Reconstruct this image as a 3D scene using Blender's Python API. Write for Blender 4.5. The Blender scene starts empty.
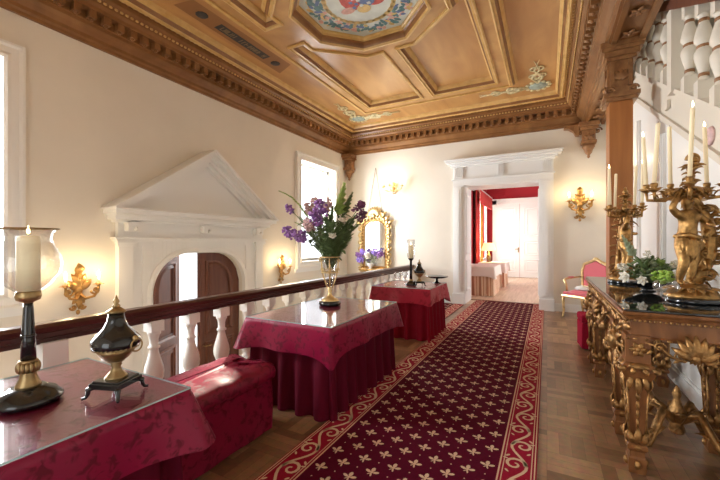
import bpy, bmesh, math, random
from mathutils import Vector, Matrix

PI = math.pi
SC = bpy.context.scene
COL = SC.collection

# ------------------------------------------------------------------ camera, world, lights, exposure
cam_data = bpy.data.cameras.new('camera')
cam = bpy.data.objects.new('camera', cam_data)
COL.objects.link(cam)
cam.location = (0, 0, 1.4)
cam.rotation_euler = (PI/2, 0, math.atan2(187, 355))
cam_data.sensor_width = 36
cam_data.lens = 355/720*36
cam_data.shift_y = 3/720
cam_data.clip_start = 0.05
SC.camera = cam

SC.view_settings.view_transform = 'Standard'
SC.view_settings.look = 'None'
SC.view_settings.gamma = 1
SC.view_settings.use_curve_mapping = False
SC.view_settings.exposure = 0.0

world = bpy.data.worlds.new('daylight')
SC.world = world
world.use_nodes = True
bgn = world.node_tree.nodes['Background']
bgn.inputs['Color'].default_value = (0.93, 0.97, 1.0, 1)
bgn.inputs['Strength'].default_value = 2.5

def light(name, kind, loc, energy, color, rot=None, **kw):
    d = bpy.data.lights.new(name, kind)
    d.energy = energy
    d.color = color
    for k, v in kw.items():
        setattr(d, k, v)
    o = bpy.data.objects.new(name, d)
    COL.objects.link(o)
    o.location = loc
    if rot: o.rotation_euler = rot
    return o

def aim(o, target):
    o.rotation_euler = (Vector(target) - o.location).to_track_quat('-Z', 'Y').to_euler()

sun = light('sun', 'SUN', (-12, 20, 9), 20.0, (1, 0.88, 0.70), angle=0.03)
aim(sun, (-12 + 1.0, 20 - 1.8, 9 - 0.80))
# daylight standing outside each window (left wall, far room); fill lamps at an added window and doorway
for nm, y, z, sy, sz, en in (('window_daylight', 0.9, 2.05, 1.3, 2.3, 430), ('window_daylight', 6.95, 2.1, 1.2, 2.3, 320)):
    l = light(nm, 'AREA', (-5.6, y, z), en, (0.93, 0.97, 1.0), shape='RECTANGLE', size=sy, size_y=sz)
    aim(l, (0, y, z - 0.3))
l = light('room_window_and_fill_light', 'AREA', (-2.75, 14.1, 2.0), 200, (1, 0.95, 0.88), shape='RECTANGLE', size=1.6, size_y=2.2)
aim(l, (0, 14.1, 1.6))
l = light('room_window_and_fill_light', 'AREA', (2.95, 10.8, 1.9), 170, (1, 0.97, 0.93), shape='RECTANGLE', size=1.7, size_y=2.2)  # fill lamp outside the added right-hand window, brightening the far room
aim(l, (0, 10.8, 1.5))
l = light('hall_fill_light', 'AREA', (-0.85, -2.3, 1.4), 8, (1, 0.95, 0.88), shape='RECTANGLE', size=1.5, size_y=2.5)  # frontal fill lamp beyond the added doorway
aim(l, (-0.85, 5.0, 2.0))
l = light('stair_daylight', 'AREA', (1.75, 3.0, 6.1), 34, (0.95, 0.98, 1.0), shape='RECTANGLE', size=1.0, size_y=5.0)

# ------------------------------------------------------------------ materials
MATS = {}
def mat(name, col, rough=0.5, metal=0.0, spec=None, coat=0.0, sheen=0.0, emit=None, estr=0.0, var=0.0, vscale=6.0, bump=0.0, bscale=40.0, stretch=None):
    m = bpy.data.materials.new(name)
    m.use_nodes = True
    nt = m.node_tree
    b = nt.nodes['Principled BSDF']
    b.inputs['Base Color'].default_value = (*col, 1)
    b.inputs['Roughness'].default_value = rough
    b.inputs['Metallic'].default_value = metal
    if spec is not None: b.inputs['Specular IOR Level'].default_value = spec
    if coat: b.inputs['Coat Weight'].default_value = coat
    if sheen:
        b.inputs['Sheen Weight'].default_value = sheen
    if emit:
        b.inputs['Emission Color'].default_value = (*emit, 1)
        b.inputs['Emission Strength'].default_value = estr
    if var or bump:
        tc = nt.nodes.new('ShaderNodeTexCoord')
        mp = nt.nodes.new('ShaderNodeMapping')
        nt.links.new(tc.outputs['Object'], mp.inputs['Vector'])
        if stretch: mp.inputs['Scale'].default_value = stretch
    if var:
        n = nt.nodes.new('ShaderNodeTexNoise')
        n.inputs['Scale'].default_value = vscale
        n.inputs['Detail'].default_value = 5
        r = nt.nodes.new('ShaderNodeValToRGB')
        r.color_ramp.elements[0].position = 0.3
        r.color_ramp.elements[1].position = 0.72
        r.color_ramp.elements[0].color = (*[max(0, c*(1-var)) for c in col], 1)
        r.color_ramp.elements[1].color = (*[min(1, c*(1+var)) for c in col], 1)
        nt.links.new(mp.outputs['Vector'], n.inputs['Vector'])
        nt.links.new(n.outputs['Fac'], r.inputs['Fac'])
        nt.links.new(r.outputs['Color'], b.inputs['Base Color'])
    if bump:
        n2 = nt.nodes.new('ShaderNodeTexNoise')
        n2.inputs['Scale'].default_value = bscale
        n2.inputs['Detail'].default_value = 3
        bp = nt.nodes.new('ShaderNodeBump')
        bp.inputs['Strength'].default_value = bump
        bp.inputs['Distance'].default_value = 0.01
        nt.links.new(mp.outputs['Vector'], n2.inputs['Vector'])
        nt.links.new(n2.outputs['Fac'], bp.inputs['Height'])
        nt.links.new(bp.outputs['Normal'], b.inputs['Normal'])
    MATS[name] = m
    return m

def glass_mat(name, tint=(1, 1, 1), gloss=0.12, rough=0.0):
    m = bpy.data.materials.new(name)
    m.use_nodes = True
    nt = m.node_tree
    nt.nodes.remove(nt.nodes['Principled BSDF'])
    out = nt.nodes['Material Output']
    t = nt.nodes.new('ShaderNodeBsdfTransparent'); t.inputs['Color'].default_value = (*tint, 1)
    g = nt.nodes.new('ShaderNodeBsdfGlossy'); g.inputs['Roughness'].default_value = rough
    lw = nt.nodes.new('ShaderNodeLayerWeight'); lw.inputs['Blend'].default_value = 0.35
    mr = nt.nodes.new('ShaderNodeMapRange')
    mr.inputs['To Min'].default_value = gloss*0.35
    mr.inputs['To Max'].default_value = min(1, gloss*5)
    mx = nt.nodes.new('ShaderNodeMixShader')
    nt.links.new(lw.outputs['Facing'], mr.inputs['Value'])
    nt.links.new(mr.outputs['Result'], mx.inputs['Fac'])
    nt.links.new(t.outputs[0], mx.inputs[1]); nt.links.new(g.outputs[0], mx.inputs[2])
    nt.links.new(mx.outputs[0], out.inputs['Surface'])
    MATS[name] = m
    return m

def damask_mat(name, c0, c1, scale=9.0):
    m = mat(name, c0, 0.5, spec=0.3)
    nt = m.node_tree; b = nt.nodes['Principled BSDF']
    tc = nt.nodes.new('ShaderNodeTexCoord')
    n = nt.nodes.new('ShaderNodeTexNoise'); n.inputs['Scale'].default_value = scale; n.inputs['Detail'].default_value = 2.5; n.inputs['Distortion'].default_value = 1.6
    w = nt.nodes.new('ShaderNodeTexVoronoi'); w.inputs['Scale'].default_value = scale*0.9
    ad = nt.nodes.new('ShaderNodeMath'); ad.operation = 'MULTIPLY_ADD'; ad.inputs[1].default_value = 0.35
    r = nt.nodes.new('ShaderNodeValToRGB')
    r.color_ramp.elements[0].position = 0.52; r.color_ramp.elements[1].position = 0.66
    r.color_ramp.elements[0].color = (*c0, 1); r.color_ramp.elements[1].color = (*c1, 1)
    rr = nt.nodes.new('ShaderNodeMapRange'); rr.inputs['From Min'].default_value = 0.55; rr.inputs['From Max'].default_value = 0.62
    rr.inputs['To Min'].default_value = 0.6; rr.inputs['To Max'].default_value = 0.36
    L = nt.links.new
    L(tc.outputs['Object'], n.inputs['Vector']); L(tc.outputs['Object'], w.inputs['Vector'])
    L(w.outputs['Distance'], ad.inputs[0]); L(n.outputs['Fac'], ad.inputs[2])
    L(ad.outputs[0], r.inputs['Fac']); L(ad.outputs[0], rr.inputs['Value'])
    L(r.outputs['Color'], b.inputs['Base Color']); L(rr.outputs['Result'], b.inputs['Roughness'])
    return m

def wood_mat(name, c0, c1, rough=0.4, axis=(1, 1, 1), scale=3.0, coat=0.0):
    m = mat(name, c0, rough, coat=coat)
    nt = m.node_tree; b = nt.nodes['Principled BSDF']
    tc = nt.nodes.new('ShaderNodeTexCoord'); mp = nt.nodes.new('ShaderNodeMapping')
    mp.inputs['Scale'].default_value = axis
    n = nt.nodes.new('ShaderNodeTexNoise'); n.inputs['Scale'].default_value = scale; n.inputs['Detail'].default_value = 6; n.inputs['Distortion'].default_value = 0.6
    r = nt.nodes.new('ShaderNodeValToRGB')
    r.color_ramp.elements[0].position = 0.3; r.color_ramp.elements[1].position = 0.7
    r.color_ramp.elements[0].color = (*c0, 1); r.color_ramp.elements[1].color = (*c1, 1)
    L = nt.links.new
    L(tc.outputs['Object'], mp.inputs['Vector']); L(mp.outputs['Vector'], n.inputs['Vector'])
    L(n.outputs['Fac'], r.inputs['Fac']); L(r.outputs['Color'], b.inputs['Base Color'])
    return m

def parquet_mat():
    m = mat('parquet', (0.4, 0.22, 0.1), 0.3)
    nt = m.node_tree; b = nt.nodes['Principled BSDF']; L = nt.links.new
    tc = nt.nodes.new('ShaderNodeTexCoord')
    S = 0.30
    bricks = []
    for rot in (0, PI/2):
        mp = nt.nodes.new('ShaderNodeMapping'); mp.inputs['Rotation'].default_value = (0, 0, rot)
        br = nt.nodes.new('ShaderNodeTexBrick')
        br.offset = 0.0
        br.inputs['Scale'].default_value = 1.0
        br.inputs['Brick Width'].default_value = S
        br.inputs['Row Height'].default_value = S/4
        br.inputs['Mortar Size'].default_value = 0.0012
        br.inputs['Color1'].default_value = (0.155, 0.068, 0.024, 1)
        br.inputs['Color2'].default_value = (0.36, 0.19, 0.08, 1)
        br.inputs['Mortar'].default_value = (0.13, 0.06, 0.025, 1)
        L(tc.outputs['Object'], mp.inputs['Vector']); L(mp.outputs['Vector'], br.inputs['Vector'])
        bricks.append(br)
    ck = nt.nodes.new('ShaderNodeTexChecker'); ck.inputs['Scale'].default_value = 1/S
    ck.inputs['Color1'].default_value = (0, 0, 0, 1); ck.inputs['Color2'].default_value = (1, 1, 1, 1)
    mpc = nt.nodes.new('ShaderNodeMapping'); mpc.inputs['Location'].default_value = (0, 0, 0.07)
    L(tc.outputs['Object'], mpc.inputs['Vector']); L(mpc.outputs['Vector'], ck.inputs['Vector'])
    mx = nt.nodes.new('ShaderNodeMix'); mx.data_type = 'RGBA'
    L(ck.outputs['Fac'], mx.inputs['Factor']); L(bricks[0].outputs['Color'], mx.inputs['A']); L(bricks[1].outputs['Color'], mx.inputs['B'])
    n = nt.nodes.new('ShaderNodeTexNoise'); n.inputs['Scale'].default_value = 22; n.inputs['Detail'].default_value = 6
    L(tc.outputs['Object'], n.inputs['Vector'])
    mx2 = nt.nodes.new('ShaderNodeMix'); mx2.data_type = 'RGBA'; mx2.blend_type = 'OVERLAY'; mx2.inputs['Factor'].default_value = 0.5
    L(mx.outputs['Result'], mx2.inputs['A']); L(n.outputs['Color'], mx2.inputs['B'])
    hs = nt.nodes.new('ShaderNodeHueSaturation'); hs.inputs['Saturation'].default_value = 0.9
    L(mx2.outputs['Result'], hs.inputs['Color']); L(hs.outputs['Color'], b.inputs['Base Color'])
    return m

def stripe_mat(name, c0, c1, freq):
    m = mat(name, c0, 0.8)
    nt = m.node_tree; b = nt.nodes['Principled BSDF']; L = nt.links.new
    tc = nt.nodes.new('ShaderNodeTexCoord')
    sx = nt.nodes.new('ShaderNodeSeparateXYZ'); L(tc.outputs['Object'], sx.inputs[0])
    ad = nt.nodes.new('ShaderNodeMath'); ad.operation = 'ADD'; L(sx.outputs['X'], ad.inputs[0]); L(sx.outputs['Y'], ad.inputs[1])
    mu = nt.nodes.new('ShaderNodeMath'); mu.operation = 'MULTIPLY'; mu.inputs[1].default_value = freq; L(ad.outputs[0], mu.inputs[0])
    fr = nt.nodes.new('ShaderNodeMath'); fr.operation = 'FRACT'; L(mu.outputs[0], fr.inputs[0])
    gt = nt.nodes.new('ShaderNodeMath'); gt.operation = 'GREATER_THAN'; gt.inputs[1].default_value = 0.55; L(fr.outputs[0], gt.inputs[0])
    mx = nt.nodes.new('ShaderNodeMix'); mx.data_type = 'RGBA'; L(gt.outputs[0], mx.inputs['Factor'])
    mx.inputs['A'].default_value = (*c0, 1); mx.inputs['B'].default_value = (*c1, 1)
    L(mx.outputs['Result'], b.inputs['Base Color'])
    return m

mat('plaster', (0.785, 0.73, 0.63), 0.85, var=0.04, vscale=1.3, bump=0.05, bscale=20)
mat('white_paint', (0.84, 0.83, 0.79), 0.45)
mat('white_wood', (0.82, 0.82, 0.80), 0.4)
mat('stair_paint', (0.72, 0.66, 0.55), 0.5)
wood_mat('ceiling_panel', (0.41, 0.20, 0.066), (0.59, 0.33, 0.122), 0.3, (1, 0.25, 1), 3)
wood_mat('ceiling_rib', (0.42, 0.215, 0.07), (0.60, 0.35, 0.13), 0.34, (1, 1, 1), 2.5)
wood_mat('ceiling_gilt', (0.55, 0.33, 0.10), (0.72, 0.48, 0.19), 0.3, (1, 1, 1), 6)
wood_mat('ceiling_mould', (0.21, 0.085, 0.025), (0.34, 0.16, 0.055), 0.34, (1, 1, 1), 3)
wood_mat('cornice_wood', (0.19, 0.082, 0.027), (0.31, 0.145, 0.05), 0.36, (1, 1, 1), 3)
wood_mat('post_wood', (0.34, 0.12, 0.03), (0.46, 0.185, 0.05), 0.4, (4, 4, 0.4), 3)
wood_mat('carved_wood', (0.20, 0.085, 0.03), (0.36, 0.18, 0.07), 0.4, (1, 1, 1), 14)
wood_mat('mahogany', (0.045, 0.014, 0.010), (0.085, 0.026, 0.018), 0.3, (4, 0.4, 4), 4)
wood_mat('door_wood', (0.10, 0.032, 0.018), (0.17, 0.06, 0.032), 0.4, (4, 4, 0.4), 4)
wood_mat('console_wood', (0.14, 0.05, 0.014), (0.27, 0.11, 0.035), 0.32, (3, 3, 0.6), 6)
wood_mat('room_boards', (0.55, 0.40, 0.28), (0.72, 0.56, 0.42), 0.45, (6, 0.4, 1), 3)
parquet_mat()
mat('gilt', (0.47, 0.275, 0.095), 0.36, metal=0.85, var=0.45, vscale=18, bump=0.4, bscale=60)
mat('console_gilt', (0.36, 0.195, 0.068), 0.4, metal=0.75, var=0.5, vscale=25, bump=0.5, bscale=70)
mat('pale_gilt', (0.80, 0.58, 0.28), 0.35, metal=0.75, var=0.3, vscale=20)
mat('antique_brass', (0.38, 0.27, 0.13), 0.38, metal=0.9, var=0.3, vscale=30)
mat('silver', (0.85, 0.83, 0.80), 0.15, metal=1.0)
mat('black_lacquer', (0.012, 0.014, 0.016), 0.16, coat=0.5)
mat('black_glass', (0.02, 0.022, 0.022), 0.04, spec=0.9)
mat('mirror_glass', (0.93, 0.95, 0.95), 0.02, metal=1.0)
mat('candle_wax', (0.92, 0.79, 0.53), 0.5, emit=(1, 0.72, 0.38), estr=0.12)  # slight emission stands in for candle glow through the wax
mat('wick', (0.02, 0.015, 0.01), 0.9)
mat('flame', (1, 0.8, 0.4), 0.5, emit=(1, 0.72, 0.35), estr=14)
mat('bulb', (1, 0.9, 0.7), 0.5, emit=(1, 0.78, 0.45), estr=22)
damask_mat('damask', (0.13, 0.0015, 0.016), (0.25, 0.004, 0.040), 19)
damask_mat('damask_bench', (0.115, 0.0015, 0.013), (0.215, 0.004, 0.030), 16)
damask_mat('damask_scarlet', (0.26, 0.004, 0.018), (0.38, 0.010, 0.032), 10)
mat('skirt_cloth', (0.105, 0.002, 0.014), 0.7, spec=0.12)
mat('skirt_scarlet', (0.21, 0.003, 0.014), 0.7, spec=0.12)
mat('pink_upholstery', (0.62, 0.12, 0.15), 0.7, sheen=0.3)
mat('carpet_field', (0.085, 0.003, 0.016), 0.95, spec=0.08, var=0.12, vscale=60)
mat('carpet_border', (0.28, 0.010, 0.030), 0.95, spec=0.08, var=0.12, vscale=60)
mat('carpet_cream', (0.62, 0.42, 0.28), 0.95)
mat('white_linen', (0.86, 0.80, 0.74), 0.8)
stripe_mat('striped_linen', (0.80, 0.62, 0.46), (0.55, 0.30, 0.18), 11)
mat('red_wall', (0.42, 0.02, 0.035), 0.8)
mat('red_curtain', (0.60, 0.06, 0.06), 0.8)
mat('yellow_curtain', (0.75, 0.42, 0.08), 0.8)
mat('lamp_shade', (0.95, 0.85, 0.55), 0.8, emit=(1, 0.75, 0.35), estr=1.3)
glass_mat('clear_glass', (0.985, 0.99, 0.995), 0.08)
glass_mat('table_glass', (0.98, 0.99, 0.99), 0.06)
glass_mat('window_glass', (0.99, 0.99, 1.0), 0.05)
mat('leaf_green', (0.11, 0.17, 0.055), 0.55, var=0.35, vscale=20)
mat('leaf_bright', (0.30, 0.42, 0.09), 0.55, var=0.3, vscale=20)
mat('leaf_grey', (0.36, 0.42, 0.27), 0.6, var=0.2, vscale=20)
mat('lilac', (0.30, 0.13, 0.38), 0.6, var=0.3, vscale=40)
mat('violet', (0.33, 0.22, 0.66), 0.6, var=0.3, vscale=40)
mat('plum', (0.15, 0.035, 0.10), 0.6, var=0.3, vscale=40)
mat('blush', (0.66, 0.44, 0.42), 0.6, var=0.2, vscale=40)
mat('ivory', (0.82, 0.78, 0.66), 0.6, var=0.1, vscale=40)
mat('lime_bloom', (0.36, 0.58, 0.09), 0.6, var=0.25, vscale=60)
mat('painting_sky', (0.62, 0.66, 0.60), 0.6, var=0.18, vscale=5)
mat('painting_teal', (0.10, 0.22, 0.22), 0.6, var=0.3, vscale=20)
mat('painting_red', (0.52, 0.08, 0.06), 0.6, var=0.2, vscale=20)
mat('painting_blue', (0.12, 0.18, 0.36), 0.6, var=0.2, vscale=20)
mat('painting_pink', (0.68, 0.38, 0.30), 0.6, var=0.2, vscale=20)
mat('painting_gold', (0.66, 0.46, 0.16), 0.5, var=0.2, vscale=20)
mat('cartouche_paint', (0.66, 0.58, 0.34), 0.5, var=0.3, vscale=20)
mat('faded_paint', (0.22, 0.17, 0.10), 0.6)
mat('cartouche_oval', (0.34, 0.40, 0.34), 0.5, var=0.25, vscale=20)
mat('candelabrum_gilt', (0.40, 0.225, 0.075), 0.36, metal=0.85, var=0.5, vscale=22, bump=0.5, bscale=70)
mat('glass_edge', (0.42, 0.60, 0.62), 0.12)
mat('dark_paint', (0.035, 0.035, 0.04), 0.5)
mat('brown_paint', (0.30, 0.14, 0.05), 0.5)
mat('grey_ground', (0.5, 0.48, 0.45), 0.9)

# ------------------------------------------------------------------ mesh builder
class MB:
    def __init__(s):
        s.v = []; s.f = []; s.m = []; s.s = []
    def add(s, vs, fs, mi=0, smooth=False):
        o = len(s.v)
        s.v += [tuple(p) for p in vs]
        for f in fs:
            s.f.append([i + o for i in f]); s.m.append(mi); s.s.append(smooth)
        return s
    def box(s, x0, y0, z0, x1, y1, z1, mi=0):
        v = [(x0,y0,z0),(x1,y0,z0),(x1,y1,z0),(x0,y1,z0),(x0,y0,z1),(x1,y0,z1),(x1,y1,z1),(x0,y1,z1)]
        return s.add(v, [(3,2,1,0),(4,5,6,7),(0,1,5,4),(1,2,6,5),(2,3,7,6),(3,0,4,7)], mi)
    def cbox(s, c, h, mi=0, taper=1.0):
        x, y, z = c; a, b, d = h
        v = [(x-a*taper,y-b*taper,z-d),(x+a*taper,y-b*taper,z-d),(x+a*taper,y+b*taper,z-d),(x-a*taper,y+b*taper,z-d),(x-a,y-b,z+d),(x+a,y-b,z+d),(x+a,y+b,z+d),(x-a,y+b,z+d)]
        return s.add(v, [(3,2,1,0),(4,5,6,7),(0,1,5,4),(1,2,6,5),(2,3,7,6),(3,0,4,7)], mi)
    def lathe(s, prof, seg=20, c=(0, 0, 0), mi=0, smooth=True, square=False):
        vs = []; fs = []
        n = len(prof)
        for r, z in prof:
            for k in range(seg):
                a = 2*PI*(k + (0.5 if square else 0))/seg
                rr = r*(math.sqrt(2) if square else 1)
                vs.append((c[0] + rr*math.cos(a), c[1] + rr*math.sin(a), c[2] + z))
        for i in range(n-1):
            for k in range(seg):
                k2 = (k+1) % seg
                fs.append((i*seg+k, i*seg+k2, (i+1)*seg+k2, (i+1)*seg+k))
        s.add(vs, fs, mi, smooth)
        o = len(s.v) - len(vs)
        if prof[0][0] > 1e-5: s.f.append([o+k for k in range(seg)][::-1]); s.m.append(mi); s.s.append(False)
        if prof[-1][0] > 1e-5: s.f.append([o+(n-1)*seg+k for k in range(seg)]); s.m.append(mi); s.s.append(False)
        return s
    def ball(s, c, r, mi=0, u=10, v=6):
        if not isinstance(r, (tuple, list)): r = (r, r, r)
        vs = [(c[0], c[1], c[2]-r[2])]; fs = []
        for j in range(1, v):
            ph = -PI/2 + PI*j/v
            for i in range(u):
                a = 2*PI*i/u
                vs.append((c[0]+r[0]*math.cos(ph)*math.cos(a), c[1]+r[1]*math.cos(ph)*math.sin(a), c[2]+r[2]*math.sin(ph)))
        vs.append((c[0], c[1], c[2]+r[2]))
        for i in range(u): fs.append((0, 1+(i+1) % u, 1+i))
        for j in range(v-2):
            for i in range(u):
                a = 1+j*u+i; b = 1+j*u+(i+1) % u
                fs.append((a, b, b+u, a+u))
        t = len(vs)-1
        for i in range(u): fs.append((t, 1+(v-2)*u+i, 1+(v-2)*u+(i+1) % u))
        return s.add(vs, fs, mi, True)
    def tube(s, pts, rad, seg=8, mi=0, flat=None, side=None, smooth=True):
        """tube along pts; rad number or list; flat = thickness/width ratio with side = width direction hint"""
        P = [Vector(p) for p in pts]; n = len(P)
        if not isinstance(rad, (list, tuple)): rad = [rad]*n
        vs = []; fs = []
        prev = None
        for i in range(n):
            t = (P[min(i+1, n-1)] - P[max(i-1, 0)])
            if t.length < 1e-9: t = Vector((0, 0, 1))
            t.normalize()
            if side is not None:
                a = Vector(side) - t*Vector(side).dot(t)
            elif prev is not None:
                a = prev - t*prev.dot(t)
            else:
                a = Vector((0, 0, 1)) if abs(t.z) < 0.9 else Vector((1, 0, 0))
                a = a - t*a.dot(t)
            if a.length < 1e-6:
                a = t.orthogonal()
            a.normalize(); prev = a
            b = t.cross(a)
            fl = 1 if flat is None else flat
            for k in range(seg):
                th = 2*PI*k/seg
                vs.append(P[i] + a*(rad[i]*math.cos(th)) + b*(rad[i]*fl*math.sin(th)))
        for i in range(n-1):
            for k in range(seg):
                k2 = (k+1) % seg
                fs.append((i*seg+k, i*seg+k2, (i+1)*seg+k2, (i+1)*seg+k))
        fs.append(list(range(seg))[::-1]); fs.append([(n-1)*seg+k for k in range(seg)])
        return s.add(vs, fs, mi, smooth)
    def sweep(s, path, prof, mapf, closed=True, mi=0, smooth=False):
        """mitred sweep. path: 2D points counter-clockwise; prof: (inward offset, height); mapf(a,b,h)->3D"""
        n = len(path); P = [Vector(p) for p in path]
        mit = []
        for i in range(n):
            if closed or 0 < i < n-1:
                d0 = (P[i]-P[(i-1) % n]).normalized(); d1 = (P[(i+1) % n]-P[i]).normalized()
            elif i == 0: d0 = d1 = (P[1]-P[0]).normalized()
            else: d0 = d1 = (P[n-1]-P[n-2]).normalized()
            n0 = Vector((-d0.y, d0.x)); n1 = Vector((-d1.y, d1.x))
            m = n0+n1
            m = m/max(m.dot(n0), 1e-3) if m.length > 1e-6 else n0
            mit.append(m)
        vs = []; fs = []; k = len(prof)
        for i in range(n):
            for o, h in prof:
                q = P[i]+mit[i]*o
                vs.append(mapf(q.x, q.y, h))
        for i in range(n if closed else n-1):
            j = (i+1) % n
            for a in range(k-1):
                fs.append((i*k+a, j*k+a, j*k+a+1, i*k+a+1))
        if not closed:
            fs.append(list(range(k))); fs.append([(n-1)*k+a for a in range(k)][::-1])
        return s.add(vs, fs, mi, smooth)
    def prism(s, poly, h0, h1, mapf, mi=0):
        n = len(poly)
        vs = [mapf(a, b, h0) for a, b in poly] + [mapf(a, b, h1) for a, b in poly]
        fs = [list(range(n))[::-1], [n+i for i in range(n)]] + [(i, (i+1) % n, n+(i+1) % n, n+i) for i in range(n)]
        return s.add(vs, fs, mi)
    def scroll(s, c, ax, ay, r, turns=1.5, rad=0.01, a0=0.0, mi=0, seg=6, n=22, eye=True, r1=0.12):
        """spiral tube in the plane of ax, ay"""
        c = Vector(c); ax = Vector(ax); ay = Vector(ay)
        pts = []; rr = []
        for i in range(n):
            t = i/(n-1)
            a = a0 + turns*2*PI*t
            q = r*(1-(1-r1)*t)
            pts.append(c + ax*(q*math.cos(a)) + ay*(q*math.sin(a))); rr.append(rad*(1-0.45*t))
        s.tube(pts, rr, seg, mi)
        if eye: s.ball(c, rad*1.6, mi, 8, 5)
        return s
    def leaf(s, base, d, up, L, W, curl=0.6, mi=0, th=0.25, n=7):
        """solid leaf, tapering at both ends, bending towards -up at the tip"""
        base = Vector(base); d = Vector(d).normalized(); up = Vector(up)
        up = (up - d*up.dot(d))
        up = up.normalized() if up.length > 1e-6 else d.orthogonal().normalized()
        side = d.cross(up)
        pts = []; rr = []
        for i in range(n):
            t = i/(n-1)
            pts.append(base + d*(L*(t - 0.25*curl*t*t)) + up*(L*curl*(0.35*math.sin(t*PI*0.75) - 0.55*t*t)))
            rr.append(max(W*0.5*math.sin(PI*min(1, 0.12+0.86*t))**0.8, W*0.04))
        return s.tube(pts, rr, 6, mi, flat=th, side=side)

def build(name, mb, mats, parent=None, loc=None, rotz=0, bevel=0.0, subsurf=0):
    me = bpy.data.meshes.new(name)
    me.from_pydata(mb.v, [], mb.f)
    if isinstance(mats, str): mats = [mats]
    for m in mats: me.materials.append(MATS[m])
    me.polygons.foreach_set('material_index', mb.m)
    me.polygons.foreach_set('use_smooth', mb.s)
    me.update()
    bm = bmesh.new(); bm.from_mesh(me)
    bmesh.ops.recalc_face_normals(bm, faces=bm.faces)
    bm.to_mesh(me); bm.free()
    o = bpy.data.objects.new(name, me)
    COL.objects.link(o)
    if parent is not None: o.parent = parent
    if loc is not None: o.location = loc
    if rotz: o.rotation_euler = (0, 0, rotz)
    if bevel:
        b = o.modifiers.new('bevel', 'BEVEL'); b.width = bevel; b.segments = 2; b.limit_method = 'ANGLE'
    return o

def tag(o, label, cat, group=None, kind=None):
    o['label'] = label; o['category'] = cat
    if group: o['group'] = group
    if kind: o['kind'] = kind
    return o

def thing(name, label, cat, loc=(0, 0, 0), rotz=0, group=None, scale=None):
    o = bpy.data.objects.new(name, None)
    COL.objects.link(o)
    o.location = loc; o.rotation_euler = (0, 0, rotz)
    if scale: o.scale = (scale, scale, scale)
    o.empty_display_size = 0.1
    return tag(o, label, cat, group)

def struct(name, mb, mats, parent=None, bevel=0.0):
    o = build(name, mb, mats, parent, bevel=bevel)
    if parent is None: o['kind'] = 'structure'
    return o

def struct_root(name):
    o = bpy.data.objects.new(name, None); COL.objects.link(o); o['kind'] = 'structure'
    return o

def dup(root, loc, rotz=None, label=None, group=None, scale=None):
    r = root.copy(); COL.objects.link(r)
    r.location = loc
    if rotz is not None: r.rotation_euler = (0, 0, rotz)
    if label: r['label'] = label
    if group: r['group'] = group
    if scale: r.scale = (scale, scale, scale)
    for ch in list(root.children):
        c = ch.copy(); COL.objects.link(c); c.parent = r
        for g in list(ch.children):
            d = g.copy(); COL.objects.link(d); d.parent = c
    return r

XYZ = lambda a, b, h: (a, b, h)
# plane facing +X (left wall): a = Y, b = Z, h = distance from wall
LW = lambda x0: (lambda a, b, h: (x0 + h, a, b))
# plane facing -Y (back wall)
BW = lambda y0: (lambda a, b, h: (a, y0 - h, b))
# plane facing -X (right wall)
RW = lambda x0: (lambda a, b, h: (x0 - h, a, b))
rect = lambda a0, b0, a1, b1: [(a0, b0), (a1, b0), (a1, b1), (a0, b1)]
# ------------------------------------------------------------------ setting: floors and walls
XL, YB, XR, ZC = -4.8, 8.35, 1.15, 4.25
YF = -1.9
XE = -3.05            # edge of the landing over the stairwell

mb = MB(); mb.box(XE, YF, -0.3, XR+0.05, YB, 0); struct('floor', mb, 'parquet')
mb = MB(); mb.box(XL-0.3, YF, -1.5, XE, YB, -1.3); struct('floor_stairwell', mb, 'room_boards')
mb = MB(); mb.box(XE-0.03, YF, -1.3, XE, YB, 0.03); struct('trim_1', mb, 'white_paint')
mb = MB(); mb.box(-2.3, YB, -0.3, 2.6, 16.3, 0); struct('floor_room', mb, 'room_boards')

W1 = (0.25, 1.46, 0.9, 3.24); W2 = (6.28, 7.70, 1.0, 3.22)
AY, AR, AZ = 3.78, 0.83, 0.42   # arch centre, radius, springing height
RC = 0.56            # corner radius of the flattened arch
def arch(a, e=0.0):
    c = math.cos(a)
    return (AY+math.copysign(AR-RC, c)+(RC-e)*c, AZ+AR-RC+(RC-e)*math.sin(a))
def wall_left():
    mb = MB(); x0, x1 = XL-0.35, XL
    def bx(y0, z0, y1, z1): mb.box(x0, y0, z0, x1, y1, z1)
    zb, zt = -1.3, ZC+0.1
    bx(YF, zb, W1[0], zt); bx(W1[0], zb, W1[1], W1[2]); bx(W1[0], W1[3], W1[1], zt)
    bx(W1[1], zb, AY-AR, zt)
    bx(AY-AR, AZ+AR, AY+AR, zt)
    n = 17
    for i in range(n):
        a0 = PI - PI*i/n; a1 = PI - PI*(i+1)/n
        q0, q1 = arch(a0), arch(a1)
        if abs(q0[0]-q1[0]) > 1e-6: mb.prism([q0, q1, (q1[0], AZ+AR+0.01), (q0[0], AZ+AR+0.01)], -0.35, 0, LW(XL))
    bx(AY+AR, zb, W2[0], zt); bx(W2[0], zb, W2[1], W2[2]); bx(W2[0], W2[3], W2[1], zt)
    bx(W2[1], zb, YB+0.3, zt)
    struct('wall_left', mb, 'plaster')
wall_left()

# back wall, with the doorway into the far room
DX0, DX1, DZ = -1.68, -0.13, 2.72
mb = MB()
mb.box(XL-0.35, YB, -1.3, DX0, YB+0.72, ZC+0.1); mb.box(DX1, YB, 0, 2.6, YB+0.72, ZC+0.1); mb.box(DX0, YB, DZ, DX1, YB+0.72, ZC+0.1)
mb.box(1.0, YB, ZC+0.1, 2.6, YB+0.3, 6.2)
struct('wall_back', mb, 'plaster')

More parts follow.
